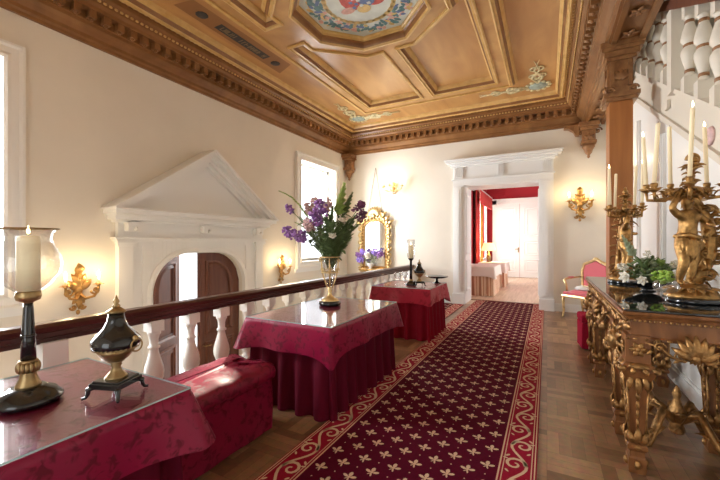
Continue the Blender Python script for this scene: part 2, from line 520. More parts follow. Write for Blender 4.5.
# right wall: the side of the upper staircase, sloping down towards the camera
SLP = 0.52
strz = lambda y: 2.44 + SLP*(y-3.62)
mb = MB()
mb.prism([(YF, 0), (YB, 0), (YB, strz(YB)-0.3), (YF, max(0.02, strz(YF)-0.3))], -0.12, 0, RW(XR))
wr = struct('wall_right', mb, 'white_paint')
mb = MB(); mb.box(2.3, YF, 0, 2.45, YB, 6.2); struct('wall_stairs', mb, 'stair_paint')
mb = MB(); mb.box(0.98, YF-0.3, 6.2, 2.6, YB+0.3, 6.35); struct('ceiling_stairs', mb, 'plaster')
mb = MB(); mb.box(0.98, YF-0.3, ZC+0.3, 1.02, YB+0.3, 6.2); struct('wall_gallery', mb, 'plaster')

# front wall behind the viewpoint, with a doorway added to let in frontal fill
mb = MB(); mb.box(XL-0.35, YF-0.3, -1.5, -1.7, YF, ZC+0.1); mb.box(0.0, YF-0.3, -0.3, 2.6, YF, 6.2); mb.box(-1.7, YF-0.3, 2.7, 0.0, YF, ZC+0.1)
struct('wall_front', mb, 'plaster')

# stair flight behind the right wall and its string course
mb = MB()
y = YF+0.1; k = 0
while y < YB-0.2:
    z = strz(y)-0.22
    mb.box(XR+0.12, y, z-0.5, 2.3, y+0.30, z); y += 0.30
struct('trim_2', mb, 'stair_paint')
mb = MB()
P = [(YF, strz(YF)-0.34), (YB, strz(YB)-0.34), (YB, strz(YB)), (YF, strz(YF))]
mb.prism(P, -0.14, 0.035, RW(XR))
for lo, hi, pr in ((-0.02, 0.03, 0.075), (-0.40, -0.35, 0.05), (-0.345, -0.325, 0.06)):
    mb.prism([(YF, strz(YF)+lo), (YB, strz(YB)+lo), (YB, strz(YB)+hi), (YF, strz(YF)+hi)], 0, pr, RW(XR))
struct('trim_3', mb, 'stair_paint')

# panel strips and skirting on the stair wall and back wall
mb = MB()
for y0, y1, z1 in ((6.15, 6.27, 3.1), (4.98, 5.10, 2.6), (2.55, 2.63, 1.2)):
    mb.prism(rect(y0, 0.16, y1, z1), 0, 0.03, RW(XR)); mb.prism(rect(y0+0.03, 0.16, y1-0.03, z1), 0.03, 0.045, RW(XR))
struct('trim_4', mb, 'white_paint')
base_prof = [(0, 0), (0.0, 0), ]
def baseboard(name, x0, y0, x1, y1, nx, ny, h=0.16):
    mb = MB()
    for hh, t in ((h*0.82, 0.025), (h, 0.014)):
        mb.box(min(x0, x1+nx*t, x1), min(y0, y1+ny*t, y1), 0, max(x0, x0+nx*t, x1), max(y0+ny*t, y1, y0), hh)
    struct(name, mb, 'white_paint')
baseboard('baseboard_right', XR, YF, XR, YB, -1, 0)
baseboard('baseboard_back', 0.13, YB, XR, YB, 0, -1)
baseboard('baseboard_landing', XE, YB, -1.98, YB, 0, -1)

# ------------------------------------------------------------------ ceiling
CX, CY = -2.05, 3.85
octR = 0.77/math.cos(PI/8)
octp = [(CX+octR*math.cos(PI/8+PI/4*i), CY+octR*math.sin(PI/8+PI/4*i)) for i in range(8)]
def mirror_poly(p, sx, sy):
    q = [(CX+sx*a, CY+sy*b) for a, b in p]
    return q if sx*sy > 0 else q[::-1]
Pp = [(1.26, 0.26), (1.26, 2.86), (0.12, 2.86), (0.12, 1.0), (0.38, 1.0), (1.02, 0.45), (1.02, 0.26)]
panels = [mirror_poly(Pp, sx, sy) for sx in (1, -1) for sy in (1, -1)]
IN_X0, IN_X1, IN_Y0, IN_Y1 = -4.8+0.33, 0.67-0.33, -0.65, YB-0.33
ring_o = rect(IN_X0+0.10, IN_Y0+0.06, IN_X1-0.10, IN_Y1-0.10)
ring_i = rect(CX-1.48, CY-3.10, CX+1.48, CY+3.10)

def filled(loops, z):
    bm = bmesh.new(); edges = []
    for lp in loops:
        vs = [bm.verts.new((a, b, z)) for a, b in lp]
        for i in range(len(vs)): edges.append(bm.edges.new((vs[i], vs[(i+1) % len(vs)])))
    bmesh.ops.triangle_fill(bm, use_beauty=True, edges=edges, use_dissolve=False)
    bm.verts.index_update()
    r = ([tuple(v.co) for v in bm.verts], [[v.index for v in f.verts] for f in bm.faces])
    bm.free(); return r

mb = MB(); mb.add(*filled([rect(XL-0.3, YF-0.3, 0.98, YB+0.3), octp], ZC+0.10)); mb.box(XL-0.3, YF-0.3, ZC+0.26, 0.98, YB+0.3, ZC+0.3)
ceil = struct('ceiling', mb, 'ceiling_panel')
mb = MB()
mb.add(*filled([rect(XL, YF, 0.75, YB), ring_o], ZC)); mb.add(*filled([ring_i] + panels + [octp], ZC))
rib = struct('ceiling_ribs', mb, 'ceiling_rib', ceil)
mb = MB()
prof = [(-0.035, ZC), (-0.035, ZC-0.022), (-0.015, ZC-0.03), (0.0, ZC-0.012), (0.025, ZC-0.012), (0.045, ZC+0.03), (0.06, ZC+0.03), (0.085, ZC+0.06), (0.10, ZC+0.10)]
for p in panels + [ring_o, ring_i[::-1]]:
    mb.sweep(p, prof[:5], XYZ, True, 0); mb.sweep(p, prof[4:7], XYZ, True, 1); mb.sweep(p, prof[6:], XYZ, True, 0)
struct('ceiling_moulding', mb, ['ceiling_gilt', 'ceiling_mould'], ceil)
mb = MB()
oprof = [(-0.05, ZC), (-0.045, ZC-0.025), (-0.015, ZC-0.03), (0.0, ZC-0.005), (0.012, ZC+0.02), (0.02, ZC+0.055), (0.045, ZC+0.065), (0.05, ZC+0.09), (0.075, ZC+0.10), (0.075, ZC+0.13)]
mb.sweep(octp, oprof[:4], XYZ); mb.sweep(octp, oprof[3:7], XYZ, True, 1); mb.sweep(octp, oprof[6:], XYZ)
struct('ceiling_octagon', mb, ['ceiling_gilt', 'ceiling_mould'], ceil)
# carved beads on the moulding of the left and right border
mb = MB()
for xx in (IN_X0+0.05, IN_X1-0.05):
    yy = IN_Y0+0.1
    while yy < IN_Y1-0.05:
        mb.ball((xx, yy, ZC-0.004), (0.022, 0.026, 0.018), 0, 6, 4); yy += 0.07
xx = IN_X0+0.12
while xx < IN_X1:
    mb.ball((xx, IN_Y1-0.05, ZC-0.004), (0.026, 0.022, 0.018), 0, 6, 4); xx += 0.07
struct('ceiling_bead', mb, 'ceiling_gilt', ceil)

# the painted octagon: an ornamental medallion ringed by a garland
mb = MB()
zp = ZC+0.125
oi = [(CX+(a-CX)*0.97, CY+(b-CY)*0.97) for a, b in octp]
mb.add([(a, b, zp) for a, b in oi], [list(range(8))], 0)
rnd = random.Random(4)
def disc(cx, cy, rx, ry, z, mi, rot=0, n=10):
    vs = []
    for k in range(n):
        a = 2*PI*k/n; x = rx*math.cos(a); y = ry*math.sin(a)
        vs.append((cx+x*math.cos(rot)-y*math.sin(rot), cy+x*math.sin(rot)+y*math.cos(rot), z))
    mb.add(vs, [list(range(n))], mi)
for k in range(64):
    a = 2*PI*k/64
    for _ in range(4):
        r = 0.56+rnd.uniform(-0.09, 0.09)
        disc(CX+r*math.cos(a), CY+r*math.sin(a), rnd.uniform(0.03, 0.06), rnd.uniform(0.018, 0.03), zp-0.002-0.0006*rnd.random(), rnd.choice((1, 1, 1, 3, 4, 5)), rnd.uniform(0, PI))
for k in range(30):
    a = 2*PI*k/30
    disc(CX+0.43*math.cos(a), CY+0.43*math.sin(a), 0.07, 0.032, zp-0.003, 5, a+PI/2)
for (dx, dy, w, h, c) in ((-0.1, -0.04, 0.12, 0.17, 2), (0.1, -0.04, 0.12, 0.17, 3), (0, 0.15, 0.09, 0.08, 5), (-0.2, 0.1, 0.1, 0.06, 4), (0.2, 0.1, 0.1, 0.06, 2), (0, -0.22, 0.16, 0.05, 3)):
    disc(CX+dx, CY+dy, w, h, zp-0.004-0.0005*c, c, 0, 12)
for i in range(5):
    for j in range(5):
        if (i+j) % 2 == 0: disc(CX-0.1+0.05*i, CY-0.12+0.05*j, 0.032, 0.032, zp-0.0075, (0 if (i*j) % 3 else 3), PI/4, 4)
struct('ceiling_painting', mb, ['painting_sky', 'painting_teal', 'painting_red', 'painting_blue', 'painting_pink', 'painting_gold'], ceil)

# painted corner cartouches with scrolls and the dark lettered plaque on the border
def cartouche(cx, cy, sx, sy):
    mb = MB(); z = ZC+0.094
    mb.lathe([(0.0, -0.02), (0.09, -0.018), (0.12, -0.006), (0.12, 0.004)], 16, (cx, cy, z), 1)
    for k in range(12):
        a = 2*PI*k/12
        mb.ball((cx+0.145*math.cos(a), cy+0.145*math.sin(a), z-0.006), (0.034, 0.034, 0.012), 0, 6, 4)
    for ux, uy in ((1, 0), (0, 1)):
        for s in (1, -1):
            ax = Vector((sx*ux*1.0+0, sy*uy*1.0, 0)); ay = Vector((-sy*uy*s if uy else 0, sx*ux*s if ux else 0, 0))
            c0 = Vector((cx, cy, z-0.004))
            mb.scroll(c0+ax*0.33+ay*0.05, ax, ay, 0.10, 1.3, 0.014, PI, 0, 5, 16)
            mb.scroll(c0+ax*0.56+ay*0.02, ax, ay*-1, 0.07, 1.2, 0.011, PI, 0, 5, 14)
            mb.tube([c0+ax*0.12, c0+ax*0.3+ay*0.07, c0+ax*0.5-ay*0.03, c0+ax*0.78+ay*0.03], [0.02, 0.018, 0.014, 0.004], 5)
    K = 1.35
    mb.v = [(cx+(x-cx)*K, cy+(y-cy)*K, z+(q-z)*1.2) for x, y, q in mb.v]
    return mb
for i, (sx, sy) in enumerate(((1, 1), (-1, 1))):
    struct('ceiling_cartouche', cartouche(CX+sx*1.90, CY+sy*3.58, -sx, -sy), ['cartouche_paint', 'cartouche_oval'], ceil)
mb = MB()
z = ZC+0.0985
px_, py0, py1 = -3.95, 3.36, 4.31
mb.add([(px_-0.14, py0-0.55, z), (px_+0.16, py0-0.5, z), (px_+0.20, py1+0.35, z), (px_-0.16, py1+0.5, z)], [(0, 1, 2, 3)], 0)
mb.add([(px_-0.075, py0, z-0.002), (px_+0.075, py0, z-0.002), (px_+0.075, py1, z-0.002), (px_-0.075, py1, z-0.002)], [(0, 1, 2, 3)], 1)
for yc in (py0-0.25, py1+0.2): disc_c = mb.lathe([(0.0, -0.006), (0.07, -0.004), (0.08, 0)], 10, (px_, yc, z-0.001), 1)
yy = py0+0.06; rnd = random.Random(9)
while yy < py1-0.06:
    w = rnd.choice((0.02, 0.03, 0.03, 0.05))
    if rnd.random() < 0.82:
        mb.add([(px_-0.045, yy, z-0.004), (px_+0.045, yy, z-0.004), (px_+0.045, yy+0.016, z-0.004), (px_-0.045, yy+0.016, z-0.004)], [(0, 1, 2, 3)], 2)
        if rnd.random() < 0.6: 
            xo = rnd.choice((-0.045, 0.029, -0.008)); mb.add([(px_+xo, yy, z-0.0045), (px_+xo+0.016, yy, z-0.0045), (px_+xo+0.016, yy+w, z-0.0045), (px_+xo, yy+w, z-0.0045)], [(0, 1, 2, 3)], 2)
    yy += w
struct('ceiling_plaque', mb, ['brown_paint', 'dark_paint', 'faded_paint'], ceil)

# ------------------------------------------------------------------ cornice
cornice = struct_root('trim_5')
zc0 = 3.74
cprof = [(0, zc0), (0.035, zc0), (0.035, zc0+0.035), (0.06, zc0+0.05), (0.06, zc0+0.09), (0.10, zc0+0.13), (0.145, zc0+0.16), (0.145, zc0+0.20), (0.165, zc0+0.205), (0.165, zc0+0.30), (0.27, zc0+0.30), (0.27, zc0+0.34), (0.30, zc0+0.37), (0.30, zc0+0.40), (0.345, zc0+0.45), (0.345, zc0+0.52)]
crect = rect(XL, YF-0.6, 0.67, YB)
mb = MB(); mb.sweep(crect, cprof, XYZ); build('cornice_moulding', mb, 'cornice_wood', cornice)
mb = MB()
def dentil(x, y, along):
    a, b = (0.035, 0.045) if along == 'y' else (0.045, 0.035)
    mb.cbox((x, y, zc0+0.255), (b, a, 0.045) if along == 'y' else (0.035, 0.045, 0.045), 0)
    mb.ball((x, y, zc0+0.205), (0.026, 0.026, 0.022), 0, 6, 4)
y = YF
while y < YB-0.25:
    dentil(XL+0.212, y, 'y'); dentil(0.67-0.212, y, 'y'); y += 0.15
x = XL+0.30
while x < 0.45:
    dentil(x, YB-0.212, 'x'); x += 0.15
build('cornice_dentil_row', mb, 'cornice_wood', cornice)
mb = MB()
for lo, o in ((zc0+0.40, 0.315),):
    y = YF
    step = 0.06
    while y < YB-o:
        mb.ball((XL+o, y, lo), (0.014, 0.022, 0.016), 0, 5, 4); mb.ball((0.67-o, y, lo), (0.014, 0.022, 0.016), 0, 5, 4); y += step
    x = XL+o
    while x < 0.67-o:
        mb.ball((x, YB-o, lo), (0.022, 0.014, 0.016), 0, 5, 4); x += step
build('cornice_bead_row', mb, 'ceiling_gilt', cornice)

# wooden beam over the post with carved leaves on its underside
bm_ = struct_root('trim_6')
mb = MB(); mb.box(0.665, YF, zc0+0.02, 0.98, YB, ZC+0.3)
mb.box(0.665, YF, zc0-0.02, 0.715, YB, zc0+0.02); mb.box(0.93, YF, zc0-0.02, 0.99, YB, zc0+0.02)
build('beam', mb, 'cornice_wood', bm_)
mb = MB()
y = 0.3
while y < 8:
    for k in range(5):
        a = 2*PI*k/5
        mb.leaf((0.82, y, zc0+0.01), (math.cos(a), math.sin(a)*1.2, -0.15), (0, 0, -1), 0.10, 0.06, 0.3)
    mb.ball((0.82, y, zc0+0.0), 0.022, 0, 6, 4)
    y += 0.42
build('leaf_carving', mb, 'carved_wood', bm_)

# square post with carved capital
post = struct_root('pillar')
PY0, PY1, PX0, PX1 = 5.15, 5.42, 0.66, 0.89
pc = ((PX0+PX1)/2, (PY0+PY1)/2)
mb = MB(); mb.box(PX0, PY0, 0, PX1, PY1, 3.12)
mb.box(PX0-0.03, PY0-0.03, 0, PX1+0.03, PY1+0.03, 0.22)
build('shaft', mb, 'post_wood', post, bevel=0.006)
mb = MB()
for z0, z1, e in ((3.08, 3.12, 0.035), (3.12, 3.17, 0.06), (3.17, 3.24, 0.03), (3.24, 3.56, 0.0), (3.56, 3.60, 0.03), (3.60, 3.66, 0.055), (3.66, 3.70, 0.085), (3.70, 3.76, 0.10)):
    mb.box(PX0-e, PY0-e, z0, PX1+e, PY1+e, z1)
for s in (-1, 1):
    mb.box(pc[0]+s*0.085-0.018, PY0-0.02, 3.25, pc[0]+s*0.085+0.018, PY0, 3.55)
    mb.box(PX0-0.02, pc[1]+s*0.10-0.018, 3.25, PX0, pc[1]+s*0.10+0.018, 3.55)
for k in range(5):
    a = PI*0.2+PI*0.15*k
    mb.leaf((pc[0], PY0-0.005, 3.33), (math.cos(a), 0, math.sin(a)), (0, -1, 0), 0.15, 0.06, 0.3)
    mb.leaf((PX0-0.005, pc[1], 3.33), (0, math.cos(a), math.sin(a)), (-1, 0, 0), 0.15, 0.06, 0.3)
for xx in (PX0, PX1):
    mb.scroll((xx, PY0-0.03, 3.20), (1, 0, 0), (0, 0, 1), 0.05, 1.4, 0.012, 0)
build('capital', mb, 'carved_wood', post)

# hanging brackets in the two far corners
def bracket(cx, name):
    r = struct_root(name)
    mb = MB()
    for z0, z1, w, p in ((3.66, 3.74, 0.17, 0.30), (3.60, 3.66, 0.14, 0.25), (3.40, 3.60, 0.11, 0.18), (3.34, 3.40, 0.13, 0.20), (3.28, 3.34, 0.10, 0.15)):
        mb.box(cx-w, YB-p, z0, cx+w, YB, z1)
    build('bracket_block', mb, 'carved_wood', r, bevel=0.01)
    mb = MB()
    mb.lathe([(0.005, 3.06), (0.03, 3.09), (0.022, 3.12), (0.06, 3.17), (0.075, 3.22), (0.10, 3.27), (0.11, 3.29)], 12, (cx, YB-0.10, 0))
    for k in range(5):
        a = PI*k/4
        mb.leaf((cx, YB-0.19, 3.42), (math.cos(a), -0.1, math.sin(a)*0.9), (0, -1, 0), 0.12, 0.06, 0.3)
    for s in (-1, 1): mb.scroll((cx+s*0.15, YB-0.12, 3.58), (s, 0, 0), (0, 0, 1), 0.07, 1.4, 0.016, 0)
    build('pendant', mb, 'carved_wood', r)
    return r
bracket(0.72, 'trim_7'); bracket(XL+0.13, 'trim_8')
mb = MB()
for s in (-1,): 
    mb.prism([(0.30, 3.74), (0.56, 3.74), (0.56, 3.52), (0.50, 3.54), (0.46, 3.62), (0.38, 3.68), (0.30, 3.69)], 0, 0.14, BW(YB))
struct('trim_9', mb, 'carved_wood')
# ------------------------------------------------------------------ windows of the left wall
CAS = [(0, 0.0), (0, 0.05), (-0.03, 0.065), (-0.06, 0.05), (-0.12, 0.045), (-0.14, 0.065), (-0.165, 0.065), (-0.165, 0.0)]
def window(name, w, nx, nz):
    r = struct_root(name)
    y0, y1, z0, z1 = w
    mb = MB(); mb.sweep(rect(y0, z0, y1, z1), CAS, LW(XL)); mb.box(XL, y0-0.2, z0-0.24, XL+0.04, y1+0.2, z0-0.165); mb.box(XL-0.2, y0, z0-0.03, XL+0.09, y1, z0)
    build('window_casing', mb, 'white_paint', r)
    mb = MB()
    xg = XL-0.22
    e = 0.055
    for a in (y0, y1-e): mb.box(xg-0.03, a, z0, xg+0.03, a+e, z1)
    for b in (z0, z1-e): mb.box(xg-0.03, y0, b, xg+0.03, y1, b+e)
    for i in range(1, nx): mb.box(xg-0.02, y0+(y1-y0)*i/nx-0.018, z0, xg+0.02, y0+(y1-y0)*i/nx+0.018, z1)
    for j in range(1, nz): mb.box(xg-0.02, y0, z0+(z1-z0)*j/nz-0.014, xg+0.02, y1, z0+(z1-z0)*j/nz+0.014)
    build('window_frame', mb, 'white_wood', r)
    mb = MB(); mb.box(xg-0.004, y0+0.03, z0+0.03, xg+0.004, y1-0.03, z1-0.03)
    build('window_pane', mb, 'window_glass', r)
window('window_1', W1, 1, 1); window('window_2', W2, 1, 1)

# ------------------------------------------------------------------ arched door with pediment in the left wall
ds = struct_root('trim_10')
X0 = XL
hw = 1.27
mb = MB()
n = 21
f0 = LW(X0)
# flat surround with the arched opening
mb.prism(rect(AY-hw, -1.3, AY-AR, 1.46), 0, 0.05, f0); mb.prism(rect(AY+AR, -1.3, AY+hw, 1.46), 0, 0.05, f0)
for i in range(n):
    a0 = PI-PI*i/n; a1 = PI-PI*(i+1)/n
    q0, q1 = arch(a0), arch(a1)
    mb.prism([q0, q1, (q1[0], 1.46), (q0[0], 1.46)], 0, 0.05, f0)
# edge pilasters
for s in (-1, 1):
    a = AY+s*(hw-0.09); mb.prism(rect(a-0.09, -1.3, a+0.09, 1.42), 0.05, 0.085, f0)
    a = AY+s*(hw-0.36); mb.prism(rect(a-0.05, -1.3, a+0.05, 1.36), 0.05, 0.065, f0)
    for z, e, p in ((1.36, 0.02, 0.10), (1.39, 0.035, 0.12)):
        a = AY+s*(hw-0.09); mb.prism(rect(a-0.09-e, z, a+0.09+e, z+0.035), 0.05, p, f0)
# arch moulding
path = [(AY-AR, -1.3)] + [arch(PI-PI*i/n) for i in range(n+1)] + [(AY+AR, -1.3)]
mb.sweep(path, [(0.0, 0.05), (0.0, 0.08), (0.03, 0.085), (0.07, 0.07), (0.07, 0.05)], f0, closed=False)
# architrave, frieze, cornice
for z0, z1, p, e in ((1.42, 1.45, 0.10, 0.03), (1.45, 1.475, 0.13, 0.06), (1.475, 1.69, 0.07, 0.0), (1.66, 1.69, 0.12, 0.05), (1.69, 1.74, 0.18, 0.09), (1.74, 1.76, 0.22, 0.10), (1.76, 1.81, 0.29, 0.14), (1.81, 1.835, 0.33, 0.16)):
    mb.prism(rect(AY-hw-e, z0, AY+hw+e, z1), 0, p, f0)
build('entablature', mb, 'white_paint', ds, bevel=0.004)
for t in (-1.0, 0.0, 1.0):
    mb = MB(); a = AY+t*(hw-0.16)
    mb.prism(rect(a-0.085, 1.55, a+0.085, 1.66), 0.07, 0.16, f0); mb.prism(rect(a-0.095, 1.635, a+0.095, 1.66), 0.07, 0.175, f0)
    mb.scroll((X0+0.165, a-0.0, 1.575), (1, 0, 0), (0, 0, 1), 0.03, 1, 0.012)
    build('corbel', mb, 'white_paint', ds)
mb = MB()
bz, az, hb = 1.835, 2.83, hw+0.16
mb.prism([(AY-hb+0.1, bz), (AY+hb-0.1, bz), (AY, az-0.06)], 0, 0.07, f0)
for s in (-1, 1):
    dy, dz = s*hb, az-bz
    L = math.hypot(dy, dz); nx_, nz_ = -dz/L*s, abs(dy)/L
    for t0, t1, p in ((-0.20, -0.15, 0.13), (-0.15, -0.09, 0.19), (-0.09, -0.03, 0.28), (-0.03, 0.0, 0.33)):
        def P(t): 
            zt = t/nz_
            return (AY-s*0+0, az+zt)
        pA = (AY - s*(hb + 0), bz); 
        top = lambda t: (AY, az + t/nz_)
        # keep the lower end on the cornice top
        def low(t):
            k = max(0.0, (-t/nz_))/(dz)
            return (AY - s*hb*(1-k), bz)
        poly = [low(t0), top(t0), top(t1), low(t1)] if True else None
        mb.prism(poly, 0, p, f0)
build('pediment', mb, 'white_paint', ds)

# double door leaves: one shut, one ajar
dr = struct_root('door_1')
def leaf_mesh(sgn):
    """quarter-arched leaf, hinge at local y = 0, reaching to y = sgn * AR"""
    mb = MB()
    def q(y, b): return (sgn*y, b)
    m = 12
    W = AR-0.012
    def outline(e, zb, w0, w1):
        pts = [(w0, zb), (w1, zb)]
        for i in range(m+1):
            y = w1-(w1-w0)*i/m
            d = RC-e-0.008
            yy = max(0.0, (AR-y)-(AR-RC))
            z = AZ+AR-RC+(math.sqrt(max(0.0, d*d-yy*yy)) if yy < d else 0.0)
            pts.append((y, z))
        return pts
    f = lambda a, b, h: (h, sgn*a, b)
    mb.prism(outline(0, -1.28, 0.012, W), -0.03, 0.03, f)
    for zb, zt in ((-1.1, -0.2), (-0.08, None)):
        if zt is not None: poly = [(0.14, zb), (W-0.12, zb), (W-0.12, zt), (0.14, zt)]
        else: poly = outline(0.14, zb, 0.15, W-0.12)
        mb.sweep(poly, [(-0.01, 0.03), (-0.01, 0.045), (0.02, 0.05), (0.04, 0.035), (0.05, 0.03), (0.09, 0.045)], f)
    return mb
lf = build('door_leaf', leaf_mesh(-1), 'door_wood', dr, (XL-0.1, AY+AR, 0))
mb = MB(); mb.tube([(0.03, -AR+0.08, -0.25), (0.08, -AR+0.08, -0.25), (0.08, -AR+0.2, -0.25)], 0.012); build('door_handle', mb, 'antique_brass', lf)
lf2 = build('door_leaf', leaf_mesh(1), 'door_wood', dr, (XL-0.1, AY-AR, 0), math.radians(26))

# ------------------------------------------------------------------ casing of the doorway in the back wall
dc = struct_root('door_2')
f1 = BW(YB)
mb = MB()
xl, xr = DX0, DX1
for s, a in ((-1, xl), (1, xr)):
    a0, a1 = (a-0.25, a) if s < 0 else (a, a+0.25)
    mb.prism(rect(a0, 0, a1, DZ+0.10), 0, 0.05, f1)
    mb.prism(rect(a0+0.05, 0.30, a1-0.06, DZ-0.04), 0.05, 0.075, f1); mb.prism(rect(a0+0.09, 0.36, a1-0.10, DZ-0.10), 0.075, 0.085, f1)
    mb.prism(rect(a0-0.015, 0, a1+0.015, 0.24), 0, 0.085, f1)
mb.prism(rect(xl-0.25, DZ, xr+0.25, DZ+0.12), 0, 0.055, f1)
for z0, z1, p, e in ((DZ+0.12, DZ+0.15, 0.09, 0.03), (DZ+0.15, DZ+0.42, 0.05, 0.0), (DZ+0.42, DZ+0.46, 0.10, 0.03), (DZ+0.46, DZ+0.51, 0.15, 0.08), (DZ+0.51, DZ+0.55, 0.21, 0.14), (DZ+0.55, DZ+0.58, 0.24, 0.17)):
    mb.prism(rect(xl-0.25-e, z0, xr+0.25+e, z1), 0, p, f1)
for cx in (xl-0.125, (xl+xr)/2, xr+0.125):
    w = 0.10 if cx != (xl+xr)/2 else 0.06
    mb.prism(rect(cx-w, DZ+0.16, cx+w, DZ+0.42), 0.05, 0.07, f1)
    k = -w+0.02
    while k < w-0.01:
        mb.prism(rect(cx+k, DZ+0.19, cx+k+0.02, DZ+0.40), 0.07, 0.085, f1); k += 0.04
build('door_casing', mb, 'white_wood', dc, bevel=0.003)
mb = MB()
mb.box(xl, YB, 0, xl+0.02, YB+0.72, DZ); mb.box(xr-0.02, YB, 0, xr, YB+0.72, DZ); mb.box(xl, YB, DZ-0.02, xr, YB+0.72, DZ)
for z0, z1 in ((0.28, 1.0), (1.12, DZ-0.16)):
    mb.sweep(rect(YB+0.12, z0, YB+0.60, z1), [(0, 0.02), (0, 0.035), (0.02, 0.04), (0.04, 0.025), (0.05, 0.02)], lambda a, b, h: (xl+h, a, b))
    mb.sweep(rect(YB+0.12, z0, YB+0.60, z1), [(0, 0.02), (0, 0.035), (0.02, 0.04), (0.04, 0.025), (0.05, 0.02)], lambda a, b, h: (xr-h, a, b))
build('door_lining', mb, 'white_wood', dc)
mb = MB(); mb.box(xl+0.02, YB+0.66, 0.0, xr-0.02, YB+0.74, 0.012); build('threshold', mb, 'console_wood', dc)

# ------------------------------------------------------------------ the far room beyond the doorway
YR = 15.8
mb = MB()
mb.box(-2.45, YB+0.72, 0, -2.25, 13.1, 4.0); mb.box(-2.45, 15.2, 0, -2.25, YR, 4.0); mb.box(-2.45, 13.1, 0, -2.25, 15.2, 0.8); mb.box(-2.45, 13.1, 3.1, -2.25, 15.2, 4.0)
struct('wall_room_left', mb, 'red_wall')
mb = MB(); mb.box(-2.45, YR, 0, 2.6, YR+0.2, 4.0); struct('wall_room_back', mb, 'red_wall')
mb = MB(); mb.box(2.4, YB+0.72, 0, 2.6, 9.9, 4.0); mb.box(2.4, 11.7, 0, 2.6, YR, 4.0); mb.box(2.4, 9.9, 0, 2.6, 11.7, 0.8); mb.box(2.4, 9.9, 3.1, 2.6, 11.7, 4.0); struct('wall_room_right', mb, 'red_wall')  # unseen wall, with an opening added for the fill lamp
w4 = struct_root('added_fill_window')  # added window, framing the far room's fill lamp
mb = MB()
for a in (9.9, 10.77, 11.63): mb.box(2.46, a, 0.8, 2.54, a+0.07, 3.1)
for b in (0.8, 1.95, 3.03): mb.box(2.46, 9.9, b, 2.54, 11.7, b+0.07)
build('window_frame', mb, 'white_wood', w4)
mb = MB(); mb.box(2.495, 9.92, 0.82, 2.505, 11.68, 3.08); build('window_pane', mb, 'window_glass', w4)
mb = MB(); mb.box(-2.45, YB+0.72, 4.0, 2.6, YR+0.2, 4.15); struct('ceiling_room', mb, 'white_paint')
w3 = struct_root('window_3')
mb = MB()
for a in (13.1, 14.12, 15.13): mb.box(-2.42, a, 0.8, -2.34, a+0.07, 3.1)
for b in (0.8, 1.6, 2.35, 3.03): mb.box(-2.42, 13.1, b, -2.34, 15.2, b+0.07)
build('window_frame', mb, 'white_wood', w3)
mb = MB(); mb.box(-2.385, 13.12, 0.82, -2.375, 15.18, 3.08); build('window_pane', mb, 'window_glass', w3)
mb = MB(); mb.sweep(rect(13.1, 0.8, 15.2, 3.1), CAS, lambda a, b, h: (-2.25+h, a, b)); build('window_casing', mb, 'white_wood', w3)
# white double door of the far room
d3 = struct_root('door_3')
f3 = BW(YR)
mb = MB()
x0, x1, zt = -1.86, -0.10, 3.0
mb.prism(rect(x0-0.16, 0, x0, zt+0.16), 0, 0.08, f3); mb.prism(rect(x1, 0, x1+0.16, zt+0.16), 0, 0.08, f3); mb.prism(rect(x0-0.16, zt, x1+0.16, zt+0.16), 0, 0.08, f3)
mb.prism(rect(x0-0.2, zt+0.16, x1+0.2, zt+0.22), 0, 0.12, f3)
build('door_frame', mb, 'white_wood', d3)
xm = (x0+x1)/2
for a, b in ((x0, xm-0.006), (xm+0.006, x1)):
    mb = MB(); mb.prism(rect(a, 0.01, b, zt), 0, 0.05, f3)
    for z0, z1 in ((0.2, 0.75), (0.9, 1.5), (1.65, 2.85)):
        mb.sweep(rect(a+0.14, z0, b-0.14, z1), [(0, 0.05), (0, 0.065), (0.03, 0.07), (0.05, 0.055), (0.06, 0.05), (0.12, 0.065)], f3)
    lf = build('door_leaf', mb, 'white_wood', d3)
mb = MB(); mb.tube([(xm-0.05, YR-0.05, 1.15), (xm-0.05, YR-0.11, 1.15), (xm-0.17, YR-0.11, 1.15)], 0.012); mb.cbox((xm-0.05, YR-0.055, 1.12), (0.02, 0.008, 0.1))
build('door_handle', mb, 'antique_brass', d3)

# ------------------------------------------------------------------ balustrade on the landing edge
BX, BZ = -2.95, 0.87
bal = thing('balustrade', 'long white turned balustrade with dark mahogany handrail along the stairwell', 'balustrade', (BX, 0, 0))
mb = MB()
prof2 = [(-0.03, -0.13), (0.03, -0.13), (0.03, -0.10), (0.05, -0.09), (0.05, -0.06), (0.065, -0.05), (0.07, -0.02), (0.045, 0.0), (-0.045, 0.0), (-0.07, -0.02), (-0.065, -0.05), (-0.05, -0.06), (-0.05, -0.09), (-0.03, -0.10)]
vs = [(a, YF, BZ+b) for a, b in prof2] + [(a, YB-0.01, BZ+b) for a, b in prof2]
k = len(prof2)
mb.add(vs, [list(range(k))[::-1], [k+i for i in range(k)]] + [(i, (i+1) % k, k+(i+1) % k, k+i) for i in range(k)])
build('handrail', mb, 'mahogany', bal)
mb = MB(); mb.box(-0.09, YF, 0, 0.09, YB-0.03, 0.07); mb.box(-0.07, YF, 0.07, 0.07, YB-0.03, 0.09)
build('plinth', mb, 'white_paint', bal)
def baluster_profile(z0, z1, r):
    h = z1-z0
    pts = [(0.75, 0), (0.75, 0.03), (0.5, 0.06), (0.45, 0.10), (0.5, 0.14), (0.62, 0.20), (0.85, 0.30), (1.0, 0.39), (0.97, 0.44), (0.72, 0.49), (0.66, 0.515), (0.66, 0.53), (0.72, 0.555), (0.97, 0.60), (1.0, 0.65), (0.85, 0.74), (0.62, 0.83), (0.5, 0.88), (0.45, 0.93), (0.7, 0.97), (0.75, 1.0)]
    return [(a*r, z0+b*h) for a, b in pts]
mb = MB()
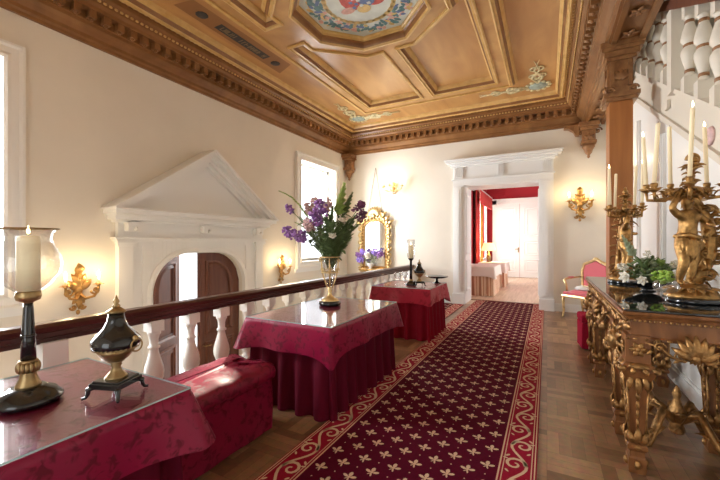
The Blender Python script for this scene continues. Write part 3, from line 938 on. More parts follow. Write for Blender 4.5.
z0, z1 = 0.09, BZ-0.125
mb.box(-0.06, -0.06, z0, 0.06, 0.06, z0+0.06)
hh = z1-0.09-z0-0.06
mb.lathe([(a*0.078, z0+0.06+b*hh) for a, b in ((0.7, 0), (0.7, 0.03), (0.5, 0.06), (0.48, 0.09), (0.72, 0.13), (0.95, 0.22), (1.0, 0.31), (0.93, 0.40), (0.70, 0.52), (0.50, 0.63), (0.43, 0.70), (0.60, 0.715), (0.60, 0.745), (0.43, 0.76), (0.44, 0.86), (0.55, 0.93), (0.68, 0.96), (0.68, 1.0))], 16)
mb.box(-0.056, -0.056, z1-0.09, 0.056, 0.056, z1)
b0 = build('baluster', mb, 'white_paint', bal, (0, 1.85, 0))
mb = MB()
for fz in (0.115*0+0.52,):
    zz = z0+0.06+fz*(z1-z0-0.15)
    mb.lathe([(0.043, zz-0.008), (0.047, zz), (0.043, zz+0.008)], 12)
for i in range(-9, 18):
    if i in (0, -2): continue
    o = b0.copy(); COL.objects.link(o); o.parent = bal
    o.location = (0, 1.85+0.353*i, 0)
for yy in (1.144, 8.22):
    mb = MB(); mb.box(-0.07, yy-0.07, 0.09, 0.07, yy+0.07, BZ-0.125); build('newel', mb, 'white_paint', bal)

# balustrade of the upper stair: slopes down towards the camera
ub = thing('stair_balustrade', 'white upper stair balustrade with ringed balusters and red wood rail', 'balustrade', (XR-0.03, 0, 0))
RH = 0.86
mb = MB()
fU = lambda a, b, h: (h, a, b)
ya, yb = 0.5, 6.6
mb.prism([(ya, strz(ya)+RH-0.07), (yb, strz(yb)+RH-0.07), (yb, strz(yb)+RH+0.03), (ya, strz(ya)+RH+0.03)], -0.07, 0.07, fU)
build('handrail', mb, 'door_wood', ub)
mb = MB()
hB = RH-0.07-0.03
mb.prism([(-0.045, -0.025), (0.045, 0.025), (0.045, 0.13), (-0.045, 0.13)], -0.05, 0.05, fU)
mb.lathe(baluster_profile(0.12, hB-0.09, 0.062), 16)
mb.prism([(-0.04, hB-0.10), (0.04, hB-0.10), (0.04, hB+0.02), (-0.04, hB-0.02)], -0.045, 0.045, fU)
rgs = []
for fz in (0.107, 0.522, 0.905):
    zz = 0.12+fz*(hB-0.21); rr = 0.046 if fz == 0.522 else 0.036
    rg = MB(); rg.lathe([(rr-0.004, zz-0.014), (rr, zz-0.009), (rr, zz+0.009), (rr-0.004, zz+0.014)], 14); rgs.append(rg)
ys = [2.55, 2.87, 3.19, 3.51, 3.83, 4.15, 4.80, 5.12, 5.44, 5.76, 6.08]
for i, yy in enumerate(ys):
    if i == 0:
        b0 = build('baluster', mb, 'stair_paint', ub, (0, yy, strz(yy)+0.03)); r0 = [build('ring', rg, 'carved_wood', b0) for rg in rgs]
    else:
        o = b0.copy(); COL.objects.link(o); o.parent = ub; o.location = (0, yy, strz(yy)+0.03)
        for r_ in r0: q = r_.copy(); COL.objects.link(q); q.parent = o
mb = MB(); yy = 4.48; mb.box(-0.065, yy-0.07, strz(yy)-0.03, 0.065, yy+0.07, strz(yy)+hB+0.02); build('newel', mb, 'stair_paint', ub)
# small block and wooden rosette on the string
mb = MB(); mb.box(-0.03, -0.05, -0.045, 0.0, 0.05, 0.045)
o = build('stair_block', mb, 'stair_paint', None, (XR-0.036, 4.72, strz(4.72)-0.19), bevel=0.006); o['kind'] = 'structure'; o.name = 'trim_11'
mb = MB(); mb.lathe([(0.0, 0.035), (0.03, 0.032), (0.05, 0.02), (0.065, 0.018), (0.075, 0.0)], 16)
o = build('wooden_knob', mb, 'blush', None, (XR-0.036, 3.66, strz(3.66)-0.24)); o.rotation_euler = (0, -PI/2, 0)
tag(o, 'round pinkish wooden knob on the white stair string at the right', 'knob')

# ------------------------------------------------------------------ carpets
def carpet(name, label, x0, x1, y0, y1, bw=0.215, pitch=0.20, flip=False):
    """patterned runner; flip swaps the axes of the pattern"""
    mb = MB(); t = 0.010
    mb.box(x0, y0, 0.0, x1, y1, t, 0)
    z1 = t+0.0012; z2 = t+0.0024
    def quad(a0, b0, a1, b1, z, mi): mb.add([(a0, b0, z), (a1, b0, z), (a1, b1, z), (a0, b1, z)], [(0, 1, 2, 3)], mi)
    for s in (0, 1):
        e = x0 if s == 0 else x1; d = 1 if s == 0 else -1
        quad(min(e, e+d*bw), y0, max(e, e+d*bw), y1, z1, 1)
        for o, w in ((0.008, 0.007), (0.026, 0.006), (bw-0.030, 0.006), (bw-0.012, 0.009)):
            quad(min(e+d*o, e+d*(o+w)), y0, max(e+d*o, e+d*(o+w)), y1, z2, 2)
        # scrolling vine
        cx = e+d*(bw*0.5); A = bw*0.24; Lw = 0.46
        def strip(pts, w):
            n = len(pts); vs = []
            for i in range(n):
                a = pts[max(0, i-1)]; b = pts[min(n-1, i+1)]
                tx, ty = b[0]-a[0], b[1]-a[1]; l = math.hypot(tx, ty) or 1
                wi = w[i] if isinstance(w, list) else w
                vs += [(pts[i][0]-ty/l*wi, pts[i][1]+tx/l*wi, z2), (pts[i][0]+ty/l*wi, pts[i][1]-tx/l*wi, z2)]
            mb.add(vs, [(2*i, 2*i+1, 2*i+3, 2*i+2) for i in range(n-1)], 2)
        N = int((y1-y0)/Lw*12)
        strip([(cx+A*math.sin(2*PI*(y0+(y1-y0)*i/N)/Lw), y0+(y1-y0)*i/N) for i in range(N+1)], 0.009)
        j = 0; yy = y0+Lw*0.25 - (y0 % (Lw/2))
        yy = math.ceil(y0/(Lw/2))*(Lw/2)+Lw*0.25
        while yy < y1-0.12:
            sg = 1 if math.sin(2*PI*yy/Lw) > 0 else -1
            c = (cx-sg*A*0.35, yy+0.01)
            sp = []
            for i in range(15):
                q = i/14; a = (PI if sg < 0 else 0)+sg*2*PI*1.25*q
                r = A*1.35*(1-0.85*q)
                sp.append((c[0]+r*math.cos(a)*0.95, c[1]+r*math.sin(a)*1.05))
            strip(sp, [0.012*(1-0.5*i/14) for i in range(15)])
            for (dx, dy, rx, ry, ro) in ((-sg*A*0.9, 0.085, 0.020, 0.009, 0.9*sg), (-sg*A*1.1, 0.05, 0.018, 0.008, -0.3*sg), (-sg*A*0.75, -0.085, 0.018, 0.008, -0.9*sg)):
                vs = []
                for k in range(6):
                    a = 2*PI*k/6; x = rx*math.cos(a); y = ry*math.sin(a)
                    vs.append((c[0]+dx+x*math.cos(ro)-y*math.sin(ro), c[1]+dy+x*math.sin(ro)+y*math.cos(ro), z2))
                mb.add(vs, [list(range(6))], 2)
            yy += Lw/2
    # fleur-de-lis and dots on the field
    fx0, fx1 = x0+bw+0.01, x1-bw-0.01
    ncol = max(1, int(round((fx1-fx0)/pitch*2)))
    dx = (fx1-fx0)/ncol
    def el(cx, cy, rx, ry, ro, n=7):
        vs = []
        for k in range(n):
            a = 2*PI*k/n; x = rx*math.cos(a); y = ry*math.sin(a)
            vs.append((cx+x*math.cos(ro)-y*math.sin(ro), cy+x*math.sin(ro)+y*math.cos(ro), z1))
        mb.add(vs, [list(range(n))], 2)
    rows = int((y1-y0)/(pitch*0.5))
    for j in range(rows):
        for i in range(ncol):
            cx = fx0+dx*(i+0.5); cy = y0+0.04+j*pitch*0.5
            if (i+j) % 2 == 0:
                el(cx, cy+0.022, 0.013, 0.022, 0)
                el(cx-0.026, cy+0.002, 0.011, 0.020, 1.15); el(cx+0.026, cy+0.002, 0.011, 0.020, -1.15)
                el(cx, cy-0.004, 0.010, 0.010, 0); el(cx+0.003, cy-0.026, 0.006, 0.018, 0.25); el(cx-0.012, cy-0.022, 0.004, 0.012, -0.7)
            else:
                el(cx, cy, 0.005, 0.006, 0, 5)
    return tag(build(name, mb, ['carpet_field', 'carpet_border', 'carpet_cream']), label, 'carpet')
carpet('carpet_runner', 'long crimson carpet runner with fleur-de-lis field and scrolled borders', -1.52, -0.055, 0.2, 8.98)
carpet('carpet_runner', 'short crimson carpet beyond the farthest red table beside the wall', -2.9, -1.66, 6.3, 8.2)
# ------------------------------------------------------------------ red draped tables by the balustrade
def perimeter(hx, hy, r, step):
    """points (x, y, nx, ny, corner) round a rectangle with rounded corners; corner = 0..1 nearness to a corner"""
    out = []
    cs = [(hx-r, hy-r, 0), (-hx+r, hy-r, PI/2), (-hx+r, -hy+r, PI), (hx-r, -hy+r, 1.5*PI)]
    for i in range(4):
        cx, cy, a0 = cs[i]
        for k in range(7):
            a = a0+PI/2*k/6
            out.append([cx+r*math.cos(a), cy+r*math.sin(a), math.cos(a), math.sin(a)])
        nx, ny, a1 = cs[(i+1) % 4]
        p = Vector((cx+r*math.cos(a0+PI/2), cy+r*math.sin(a0+PI/2))); q = Vector((nx+r*math.cos(a1), ny+r*math.sin(a1)))
        n = max(2, int((q-p).length/step))
        for k in range(1, n):
            w = p.lerp(q, k/n); out.append([w.x, w.y, math.cos(a1), math.sin(a1)])
    for o in out:
        d = min(math.hypot(abs(o[0])-hx, abs(o[1])-hy), 9)
        o.append(max(0, 1-d/0.22))
    return out

def overlay_mesh(hx, hy, z, drop, seed=1, corners={}):
    mb = MB(); per = perimeter(hx, hy, 0.025, 0.045); n = len(per); R = 8
    rnd = random.Random(seed)
    ph = [rnd.uniform(0, 6.28) for _ in range(4)]
    vs = []; fs = []
    for k in range(R):
        t = k/(R-1)
        for i, (x, y, nx, ny, c) in enumerate(per):
            s = 2*PI*i/n
            cc = c*c
            fl, dm = corners.get((1 if x > 0 else -1, 1 if y > 0 else -1), (0.045, 0.25))
            L = drop*(1+dm*cc)
            wv = 0.010*math.sin(s*9+ph[0])+0.008*math.sin(s*17+ph[1])
            out = t*(0.014+fl*cc)+t*wv*(1-cc)+0.004
            vs.append((x+nx*out, y+ny*out, z-L*t + (0.003 if k == 0 else 0)*0))
    for k in range(R-1):
        for i in range(n):
            j = (i+1) % n
            fs.append((k*n+i, k*n+j, (k+1)*n+j, (k+1)*n+i))
    top = len(vs)
    vs2 = [(x*0.995, y*0.995, z+0.002) for x, y, *_ in per]
    vs += vs2
    for i in range(n):
        j = (i+1) % n; fs.append((i, top+i, top+j, j))
    mb.add(vs, fs, 0, True)
    o = len(mb.v)-n
    mb.f.append([o+i for i in range(n)]); mb.m.append(0); mb.s.append(False)
    return mb

def skirt_mesh(hx, hy, z0, z1, pleats_per_m=5.6, amp=0.034, seed=2):
    mb = MB(); per = perimeter(hx, hy, 0.04, 0.014); n = len(per); R = 7
    rnd = random.Random(seed)
    vs = []; fs = []; acc = 0
    arc = [0]
    for i in range(1, n+1):
        arc.append(arc[-1]+math.hypot(per[i % n][0]-per[i-1][0], per[i % n][1]-per[i-1][1]))
    tot = arc[-1]; N = int(tot*pleats_per_m)
    jit = [rnd.uniform(-0.25, 0.25) for _ in range(N+2)]
    for k in range(R):
        t = k/(R-1)
        for i, (x, y, nx, ny, c) in enumerate(per):
            u = arc[i]/tot*N
            w = math.sin(2*PI*u+jit[int(u)]*math.sin(PI*(u-int(u)))*3)
            w = math.copysign(abs(w)**0.7, w)
            a = amp*(0.25+0.75*t)
            off = -0.045+a*w+0.02*t
            vs.append((x+nx*off, y+ny*off, z1+(z0-z1)*t+0.004*t*math.sin(u*2.3)))
    for k in range(R-1):
        for i in range(n):
            j = (i+1) % n; fs.append((k*n+i, k*n+j, (k+1)*n+j, (k+1)*n+i))
    return mb.add(vs, fs, 0, True)

def draped_table(x0, x1, y0, y1, which, cloth, skirt, drop, seed, corners={}):
    cx, cy = (x0+x1)/2, (y0+y1)/2; hx, hy = (x1-x0)/2, (y1-y0)/2
    H = 0.742
    t = thing('side_table', 'wooden table hidden under the red cloth, '+which, 'table', (cx, cy, 0), 0, None)
    mb = MB(); mb.box(-hx+0.02, -hy+0.02, H-0.03, hx-0.02, hy-0.02, H-0.002); build('tabletop', mb, 'console_wood', t)
    l0 = None
    for sx in (-1, 1):
        for sy in (-1, 1):
            if l0 is None:
                mb = MB(); mb.cbox((0, 0, (H-0.03)/2), (0.025, 0.025, (H-0.03)/2)); l0 = build('leg', mb, 'console_wood', t); o = l0
            else: o = l0.copy(); COL.objects.link(o); o.parent = t
            o.location = (sx*(hx-0.16), sy*(hy-0.16), 0)
    o = build('table_skirt', skirt_mesh(hx-0.005, hy-0.005, 0.006, H-0.035, seed=seed), skirt, None, (cx, cy, 0))
    tag(o, 'pleated dark red table skirt hanging to the floor, '+which, 'table skirt', 'pleated skirts of the red tables')
    o = build('tablecloth', overlay_mesh(hx, hy, H, drop, seed, corners), cloth, None, (cx, cy, 0.002))
    tag(o, 'crimson damask tablecloth with hanging corners, '+which, 'tablecloth', 'damask cloths of the red tables')
    mb = MB(); mb.box(-hx+0.004, -hy+0.004, 0, hx-0.004, hy-0.004, 0.007)
    mb.m = [0, 0, 1, 1, 1, 1]
    o = build('glass_sheet', mb, ['table_glass', 'glass_edge'], None, (cx, cy, H+0.0045))
    tag(o, 'clear glass sheet covering the red cloth, '+which, 'glass', 'glass sheets of the red tables')
    return H+0.0120
TZ = draped_table(-2.30, -1.41, -0.45, 1.06, 'nearest table, carrying the hurricane lamp', 'damask', 'skirt_cloth', 0.225, 3, {(1, 1): (0.10, 0.08)})
draped_table(-2.36, -1.46, 2.30, 3.65, 'middle table, carrying the flower vase', 'damask', 'skirt_cloth', 0.235, 5, {(1, -1): (-0.005, 0.40), (-1, -1): (0.10, 0.10), (1, 1): (0.07, 0.1)})
draped_table(-2.36, -1.45, 4.85, 5.80, 'farthest table, carrying the candlestick and goblets', 'damask_scarlet', 'skirt_scarlet', 0.21, 7, {(1, 1): (0.06, 0.5), (1, -1): (0.0, 0.15)})

# ------------------------------------------------------------------ damask covered bench
be = thing('bench', 'low crimson damask covered bench between the two nearest red tables', 'bench', (-2.04, 1.61, 0))
hx, hy = 0.22, 0.46
mb = MB(); per = perimeter(hx, hy, 0.05, 0.05); n = len(per)
prof = [(0.0, 0.02), (0.008, 0.2), (0.0, 0.38), (0.004, 0.395)]
vs = []; fs = []
for d, z in prof:
    for i, (x, y, nx, ny, c) in enumerate(per): 
        w = d+0.005*math.sin(i*0.9)*(z < 0.35); vs.append((x+nx*w, y+ny*w, z))
for k in range(len(prof)-1):
    for i in range(n): fs.append((k*n+i, k*n+(i+1) % n, (k+1)*n+(i+1) % n, (k+1)*n+i))
mb.add(vs, fs, 0, True)
build('bench_body', mb, 'damask_bench', be)
mb = MB(); vs = []; fs = []
prof = [(0.012, 0.390), (0.028, 0.41), (0.032, 0.44), (0.02, 0.475), (-0.02, 0.500), (-0.09, 0.512), (-0.19, 0.518)]
for d, z in prof:
    for i, (x, y, nx, ny, c) in enumerate(per):
        w = max(d, -0.19); vs.append((x+nx*w if d > -0.1 else x*(1+d/hx*0.95), y+ny*w, z+0.008*math.sin(x*23+y*11)*math.sin(y*17) + 0.004*math.sin(i*1.7)))
for k in range(len(prof)-1):
    for i in range(n): fs.append((k*n+i, k*n+(i+1) % n, (k+1)*n+(i+1) % n, (k+1)*n+i))
mb.add(vs, fs, 0, True); o_ = len(mb.v)-n
mb.f.append([o_+i for i in range(n)]); mb.m.append(0); mb.s.append(True)
build('cushion', mb, 'damask_bench', be)

# ------------------------------------------------------------------ candles
def candle(name, label, loc, r, h, group=None, lit=True, tilt=(0, 0), fs=1.0):
    t = thing(name, label, 'candle', loc, 0, group)
    mb = MB(); mb.lathe([(r, 0), (r, h-0.012), (r*0.92, h-0.003), (r*0.6, h-0.001), (0.0, h-0.006)], 14); build('wax', mb, 'candle_wax', t)
    mb = MB(); mb.tube([(0, 0, h-0.006), (0.001, 0, h+0.01)], 0.0012, 5); w = build('wick', mb, 'wick', t)
    if lit:
        mb = MB(); mb.lathe([(0.0, h+0.004), (0.0045*fs, h+0.010), (0.006*fs, h+0.016*fs), (0.004*fs, h+0.028*fs), (0.0, h+0.042*fs)], 8); build('flame', mb, 'flame', t)
    t.rotation_euler = (tilt[0], tilt[1], 0)
    return t

# ------------------------------------------------------------------ hurricane lamp on the nearest table
hl = thing('hurricane_lamp', 'tall black and gilt candlestick with glass hurricane shade on nearest table', 'candle holder', (-1.87, 0.65, TZ))
mb = MB(); mb.lathe([(0.115, 0), (0.125, 0.01), (0.125, 0.02), (0.112, 0.03), (0.10, 0.045), (0.075, 0.055), (0.06, 0.065)], 28); build('foot', mb, 'black_lacquer', hl)
mb = MB(); mb.lathe([(0.058, 0.062), (0.052, 0.075), (0.04, 0.095), (0.034, 0.115), (0.036, 0.125)], 20)
for k in range(14):
    a = 2*PI*k/14; mb.ball((0.040*math.cos(a), 0.040*math.sin(a), 0.142), (0.013, 0.013, 0.022), 0, 7, 5)
mb.lathe([(0.036, 0.16), (0.044, 0.165), (0.036, 0.172)], 16)
build('gilt_collar', mb, 'antique_brass', hl)
mb = MB(); mb.lathe([(0.034, 0.17), (0.030, 0.26), (0.022, 0.38), (0.019, 0.405)], 16); mb.lathe([(0.029, 0.262), (0.034, 0.268), (0.029, 0.275)], 16); build('shaft', mb, 'black_lacquer', hl)
mb = MB(); mb.lathe([(0.018, 0.40), (0.022, 0.405), (0.05, 0.415), (0.056, 0.43), (0.053, 0.447), (0.05, 0.45), (0.0, 0.45)], 18)
build('cup', mb, 'antique_brass', hl)
mb = MB()
gp = [(0.053, 0.452), (0.085, 0.475), (0.122, 0.52), (0.132, 0.56), (0.122, 0.60), (0.098, 0.64), (0.088, 0.66), (0.093, 0.685), (0.112, 0.70), (0.118, 0.703)]
mb.lathe(gp+[(a-0.003, b) for a, b in gp[::-1]], 32)
mb.f = [f for f in mb.f if len(f) < 10]; mb.m = mb.m[:len(mb.f)]; mb.s = mb.s[:len(mb.f)]
build('glass_shade', mb, 'clear_glass', hl)
mb = MB()
vsr = [(0.117+0.004*math.cos(a), 0.704+0.003*math.sin(a)) for a in [2*PI*k/6 for k in range(7)]]
mb.lathe(vsr[:-1]+[vsr[0]], 28); mb.f = [f for f in mb.f if len(f) < 10]; mb.m = mb.m[:len(mb.f)]; mb.s = mb.s[:len(mb.f)]
build('glass_rim', mb, 'antique_brass', hl)
for ch in hl.children:
    k_ = 0.90 if ch.name.startswith('foot') else 0.83 if ch.name.startswith('glass') else 0.76
    ch.data.vertices.foreach_set('co', [c for v in ch.data.vertices for c in (v.co.x*k_, v.co.y*k_, v.co.z)])
candle('pillar_candle', 'thick cream pillar candle inside the big glass hurricane shade', (-1.87, 0.65, TZ+0.4515), 0.038, 0.225, fs=1.0)

# ------------------------------------------------------------------ black urns
def urn(name, label, loc, s, rot):
    t = thing(name, label, 'urn', loc, rot, None, s)
    mb = MB(); mb.cbox((0, 0, 0.052), (0.068, 0.068, 0.012)); mb.cbox((0, 0, 0.067), (0.06, 0.06, 0.004)); build('plinth', mb, 'black_lacquer', t, bevel=0.003)
    f0 = None
    for sx in (-1, 1):
        for sy in (-1, 1):
            mb = MB(); mb.tube([(sx*0.054, sy*0.054, 0.046), (sx*0.068, sy*0.068, 0.040), (sx*0.068, sy*0.068, 0.022), (sx*0.074, sy*0.074, 0.008), (sx*0.084, sy*0.084, 0.006)], [0.012, 0.012, 0.008, 0.007, 0.006], 8)
            build('foot', mb, 'black_lacquer', t)
    mb = MB(); mb.lathe([(0.044, 0.071), (0.040, 0.08), (0.022, 0.10), (0.017, 0.118), (0.022, 0.126), (0.018, 0.132), (0.032, 0.142)], 18); build('stem', mb, 'antique_brass', t)
    mb = MB(); mb.lathe([(0.024, 0.138), (0.046, 0.155), (0.066, 0.178), (0.078, 0.200)], 24, mi=1)
    mb.lathe([(0.078, 0.200), (0.088, 0.206), (0.092, 0.220), (0.089, 0.238), (0.070, 0.260), (0.047, 0.286), (0.034, 0.315), (0.029, 0.344), (0.0, 0.346)], 24)
    for k in range(30):
        a = 2*PI*k/30; mb.ball((0.0815*math.cos(a), 0.0815*math.sin(a), 0.202), 0.006, 1, 6, 4)
    build('bowl', mb, ['black_lacquer', 'antique_brass'], t)
    for sg in (-1, 1):
        mb = MB(); mb.ball((sg*0.090, 0, 0.240), (0.014, 0.012, 0.014), 0, 8, 6)
        pts = [(sg*(0.097+0.006*math.sin(q)), 0.024*math.sin(q), 0.213+0.026*math.cos(q)) for q in [2*PI*k/14 for k in range(15)]]
        mb.tube(pts, 0.0038, 6); build('ring_handle', mb, 'antique_brass', t)
    mb = MB(); mb.lathe([(0.030, 0.346), (0.037, 0.350), (0.036, 0.356), (0.022, 0.366), (0.012, 0.374)], 18)
    ld = build('lid', mb, 'antique_brass', t)
    mb = MB(); mb.lathe([(0.014, 0.372), (0.016, 0.378), (0.008, 0.386), (0.013, 0.396), (0.007, 0.408), (0.003, 0.418), (0.0, 0.426)], 12)
    build('finial', mb, 'antique_brass', ld)
    return t
urn('urn', 'black lidded urn with brass ring handles on nearest red table', (-1.635, 0.86, TZ), 1.0, math.radians(20))
u2 = urn('urn', 'black lidded urn beside the candlestick on farthest red table', (-1.72, 5.20, TZ), 0.95, math.radians(35))

# ------------------------------------------------------------------ candlestick, goblets and tazza on the farthest table
cs = thing('candlestick', 'slim black candlestick with glass cylinder on farthest red table', 'candle holder', (-1.86, 5.22, TZ))
mb = MB(); mb.lathe([(0.085, 0), (0.09, 0.012), (0.07, 0.03), (0.045, 0.04), (0.03, 0.06)], 20); build('foot', mb, 'black_lacquer', cs)
mb = MB(); mb.lathe([(0.03, 0.058), (0.034, 0.07), (0.022, 0.09)], 14); build('gilt_collar', mb, 'antique_brass', cs)
mb = MB(); mb.lathe([(0.022, 0.088), (0.020, 0.2), (0.017, 0.37), (0.03, 0.385), (0.045, 0.40), (0.045, 0.41), (0.0, 0.41)], 14); build('shaft', mb, 'black_lacquer', cs)
mb = MB(); gp = [(0.055, 0.412), (0.062, 0.44), (0.06, 0.56), (0.064, 0.70)]
mb.lathe(gp+[(a-0.003, b) for a, b in gp[::-1]], 20); mb.f = [f for f in mb.f if len(f) < 10]; mb.m = mb.m[:len(mb.f)]; mb.s = mb.s[:len(mb.f)]
build('glass_shade', mb, 'clear_glass', cs)
candle('pillar_candle', 'cream candle in the glass cylinder on the farthest table candlestick', (-1.86, 5.22, TZ+0.4115), 0.036, 0.20)

def goblet(loc, label, s=1.0, m='clear_glass', group=None):
    t = thing('goblet', label, 'goblet', loc, 0, group, s)
    mb = MB(); mb.lathe([(0.036, 0), (0.036, 0.003), (0.008, 0.008), (0.005, 0.02), (0.005, 0.07), (0.009, 0.078)], 16); build('stem', mb, m, t)
    mb = MB(); gp = [(0.008, 0.078), (0.034, 0.092), (0.046, 0.12), (0.044, 0.15), (0.038, 0.175)]
    mb.lathe(gp+[(a-0.002, b) for a, b in gp[::-1]], 18); build('bowl', mb, m, t)
    return t
goblet((-2.06, 5.16, TZ), 'clear glass goblet nearer the balustrade on farthest red table', 1.1)
goblet((-1.99, 5.30, TZ), 'clear glass goblet nearer the candlestick on farthest red table', 1.1)
tz = thing('tazza', 'low black footed dish at the far edge of farthest red table', 'dish', (-1.57, 5.64, TZ), 0, None, 1.2)
mb = MB(); mb.lathe([(0.05, 0), (0.05, 0.008), (0.02, 0.018), (0.015, 0.05), (0.022, 0.062)], 16); build('stem', mb, 'black_lacquer', tz)
mb = MB(); mb.lathe([(0.02, 0.06), (0.09, 0.068), (0.145, 0.085), (0.15, 0.098), (0.142, 0.098), (0.085, 0.080), (0.0, 0.075)], 24); build('bowl', mb, 'black_lacquer', tz)

# ------------------------------------------------------------------ gilt vase with a large bouquet on the middle table
VX, VY = -2.01, 3.14
va = thing('vase', 'tall gilt framed glass vase on black foot on middle red table', 'vase', (VX, VY, TZ))
mb = MB(); mb.lathe([(0.108, 0), (0.115, 0.008), (0.115, 0.035), (0.10, 0.045), (0.0, 0.045)], 26); build('foot', mb, 'black_lacquer', va)
mb = MB(); mb.lathe([(0.092, 0.044), (0.085, 0.06), (0.055, 0.075), (0.026, 0.10), (0.018, 0.13), (0.024, 0.15), (0.018, 0.165), (0.03, 0.185)], 20)
build('stem', mb, 'pale_gilt', va)
mb = MB(); gp = [(0.02, 0.185), (0.038, 0.22), (0.055, 0.32), (0.074, 0.42), (0.098, 0.50)]
mb.lathe(gp+[(a-0.003, b) for a, b in gp[::-1]], 24); build('glass_cone', mb, 'clear_glass', va)
mb = MB()
for k in range(6):
    a = 2*PI*k/6
    pts = []
    for i in range(9):
        q = i/8; r = 0.03+0.07*q+0.022*math.sin(PI*q)
        pts.append((r*math.cos(a+0.0), r*math.sin(a), 0.18+0.31*q))
    mb.tube(pts, 0.006, 6)
    mb.scroll((0.108*math.cos(a), 0.108*math.sin(a), 0.475), (math.cos(a), math.sin(a), 0), (0, 0, 1), 0.024, 1.2, 0.005, PI)
    for sg in (-1, 1):
        a2 = a+sg*PI/6*0.9
        mb.tube([(0.088*math.cos(a), 0.088*math.sin(a), 0.33), (0.092*math.cos((a+a2)/2), 0.092*math.sin((a+a2)/2), 0.385), (0.10*math.cos(a2), 0.10*math.sin(a2), 0.36)], 0.004, 5)
for z, r in ((0.50, 0.104), (0.34, 0.088)):
    pts = [(r*math.cos(2*PI*k/24), r*math.sin(2*PI*k/24), z) for k in range(25)]; mb.tube(pts, 0.006, 6)
build('gilt_cage', mb, 'pale_gilt', va)

def stem_curve(p0, p1, sag=0.12, n=8):
    p0 = Vector(p0); p1 = Vector(p1)
    out = []
    for i in range(n):
        t = i/(n-1)
        q = p0.lerp(p1, t); q.z += sag*math.sin(PI*t)
        out.append(q)
    return out
def cluster(mb, c, d, L, R, rnd, n, mi=0, fr=0.014):
    """tapering head of small florets along direction d"""
    c = Vector(c); d = Vector(d).normalized(); u = d.orthogonal().normalized(); v = d.cross(u)
    for _ in range(n):
        t = rnd.random(); r = R*math.sqrt(max(0.05, 1-(abs(t-0.35)/0.68)**2))*math.sqrt(rnd.random())
        a = rnd.uniform(0, 2*PI)
        p = c+d*(L*t)+(u*math.cos(a)+v*math.sin(a))*r
        s = fr*rnd.uniform(0.7, 1.2)
        mb.ball(p, (s, s*rnd.uniform(0.7, 1), s*rnd.uniform(0.6, 0.9)), mi, 6, 4)
def petal_flower(mb, c, d, R, layers=3, mi=0):
    c = Vector(c); d = Vector(d).normalized(); u = d.orthogonal().normalized(); v = d.cross(u)
    for l in range(layers):
        k = 6; rr = R*(1-0.28*l)
        for i in range(k):
            a = 2*PI*(i+0.5*(l % 2))/k
            dd = (u*math.cos(a)+v*math.sin(a))*(1-0.25*l)+d*(0.35+0.45*l)
            mb.leaf(c, dd, d, rr, rr*0.8, -0.35, mi, 0.3, 5)
    mb.ball(c+d*R*0.35, R*0.3, mi, 7, 5)
def stem_thing(name, label, cat, base, p1, color, kind, size, rnd, leaf='leaf_green', group=None, leaves=6, sag=0.08):
    t = thing(name, label, cat, base, 0, group)
    b = Vector(base); tip = Vector(p1)-b
    pts = stem_curve((0, 0, 0), tip, sag)
    mb = MB(); mb.tube(pts, [0.004]*len(pts), 5); build('stem', mb, leaf, t)
    d = (pts[-1]-pts[-2]).normalized()
    if leaves:
        mb = MB()
        for i in range(leaves):
            q = 0.35+0.6*i/max(1, leaves)
            j = min(len(pts)-2, int(q*(len(pts)-1))); f = q*(len(pts)-1)-j
            p = pts[j].lerp(pts[j+1], f)
            dd = Vector((rnd.uniform(-1, 1), rnd.uniform(-1, 1), rnd.uniform(-0.2, 0.9)))
            mb.leaf(p, dd, (0, 0, 1), rnd.uniform(0.07, 0.12), rnd.uniform(0.03, 0.05), rnd.uniform(0.1, 0.6))
        build('leaves', mb, leaf, t)
    mb = MB()
    if kind == 'cluster': cluster(mb, pts[-1]-d*size*0.3, d, size*1.5, size*0.62, rnd, int(70), 0, size*0.17)
    elif kind == 'rose': petal_flower(mb, pts[-1], d, size, 3)
    elif kind == 'spire':
        for i in range(34):
            q = i/33; p = pts[-1]+d*(size*q); r = size*0.15*(1-0.75*q)
            for k in range(3):
                a = i*2.4+k*2.1
                o = d.orthogonal().normalized(); o = Matrix.Rotation(a, 3, d) @ o
                mb.leaf(p, o+d*0.9, d, r*2.0, r*0.9, 0.2, 0, 0.35, 4)
    elif kind == 'fern':
        side = d.cross(Vector((0, 0, 1))); side = side.normalized() if side.length > 0.01 else Vector((1, 0, 0))
        for i in range(2, len(pts)*3):
            q = i/(len(pts)*3); j = min(len(pts)-2, int(q*(len(pts)-1))); p = pts[j].lerp(pts[j+1], q*(len(pts)-1)-j)
            tt = (pts[j+1]-pts[j]).normalized()
            for sg in (-1, 1):
                mb.leaf(p, side*sg+tt*0.8, (0, 0, 1), size*math.sin(PI*min(1, 0.1+0.85*q))+0.02, size*0.26, 0.3, 0, 0.3, 5)
    build('flower_head' if kind != 'fern' else 'fronds', mb, color, t)
    return t
rnd = random.Random(12)
RIM = Vector((VX, VY, TZ+0.42))
VCAM = Vector((math.cos(math.atan2(187, 355)), math.sin(math.atan2(187, 355)), 0))   # a fixed spread axis of the bouquet (across the hall)
VDEP = Vector((-VCAM.y, VCAM.x, 0))
def bq(px, py, dep):
    """bouquet point from its offset (m) along the bouquet's spread axis, height over the rim, and depth"""
    return Vector((VX, VY, 0))+VCAM*px+VDEP*dep+Vector((0, 0, py))
S = 3.72/355
def tip(px, py, dep=0.0): return bq((px-332)*S, 1.4-(py-243)*S, dep)
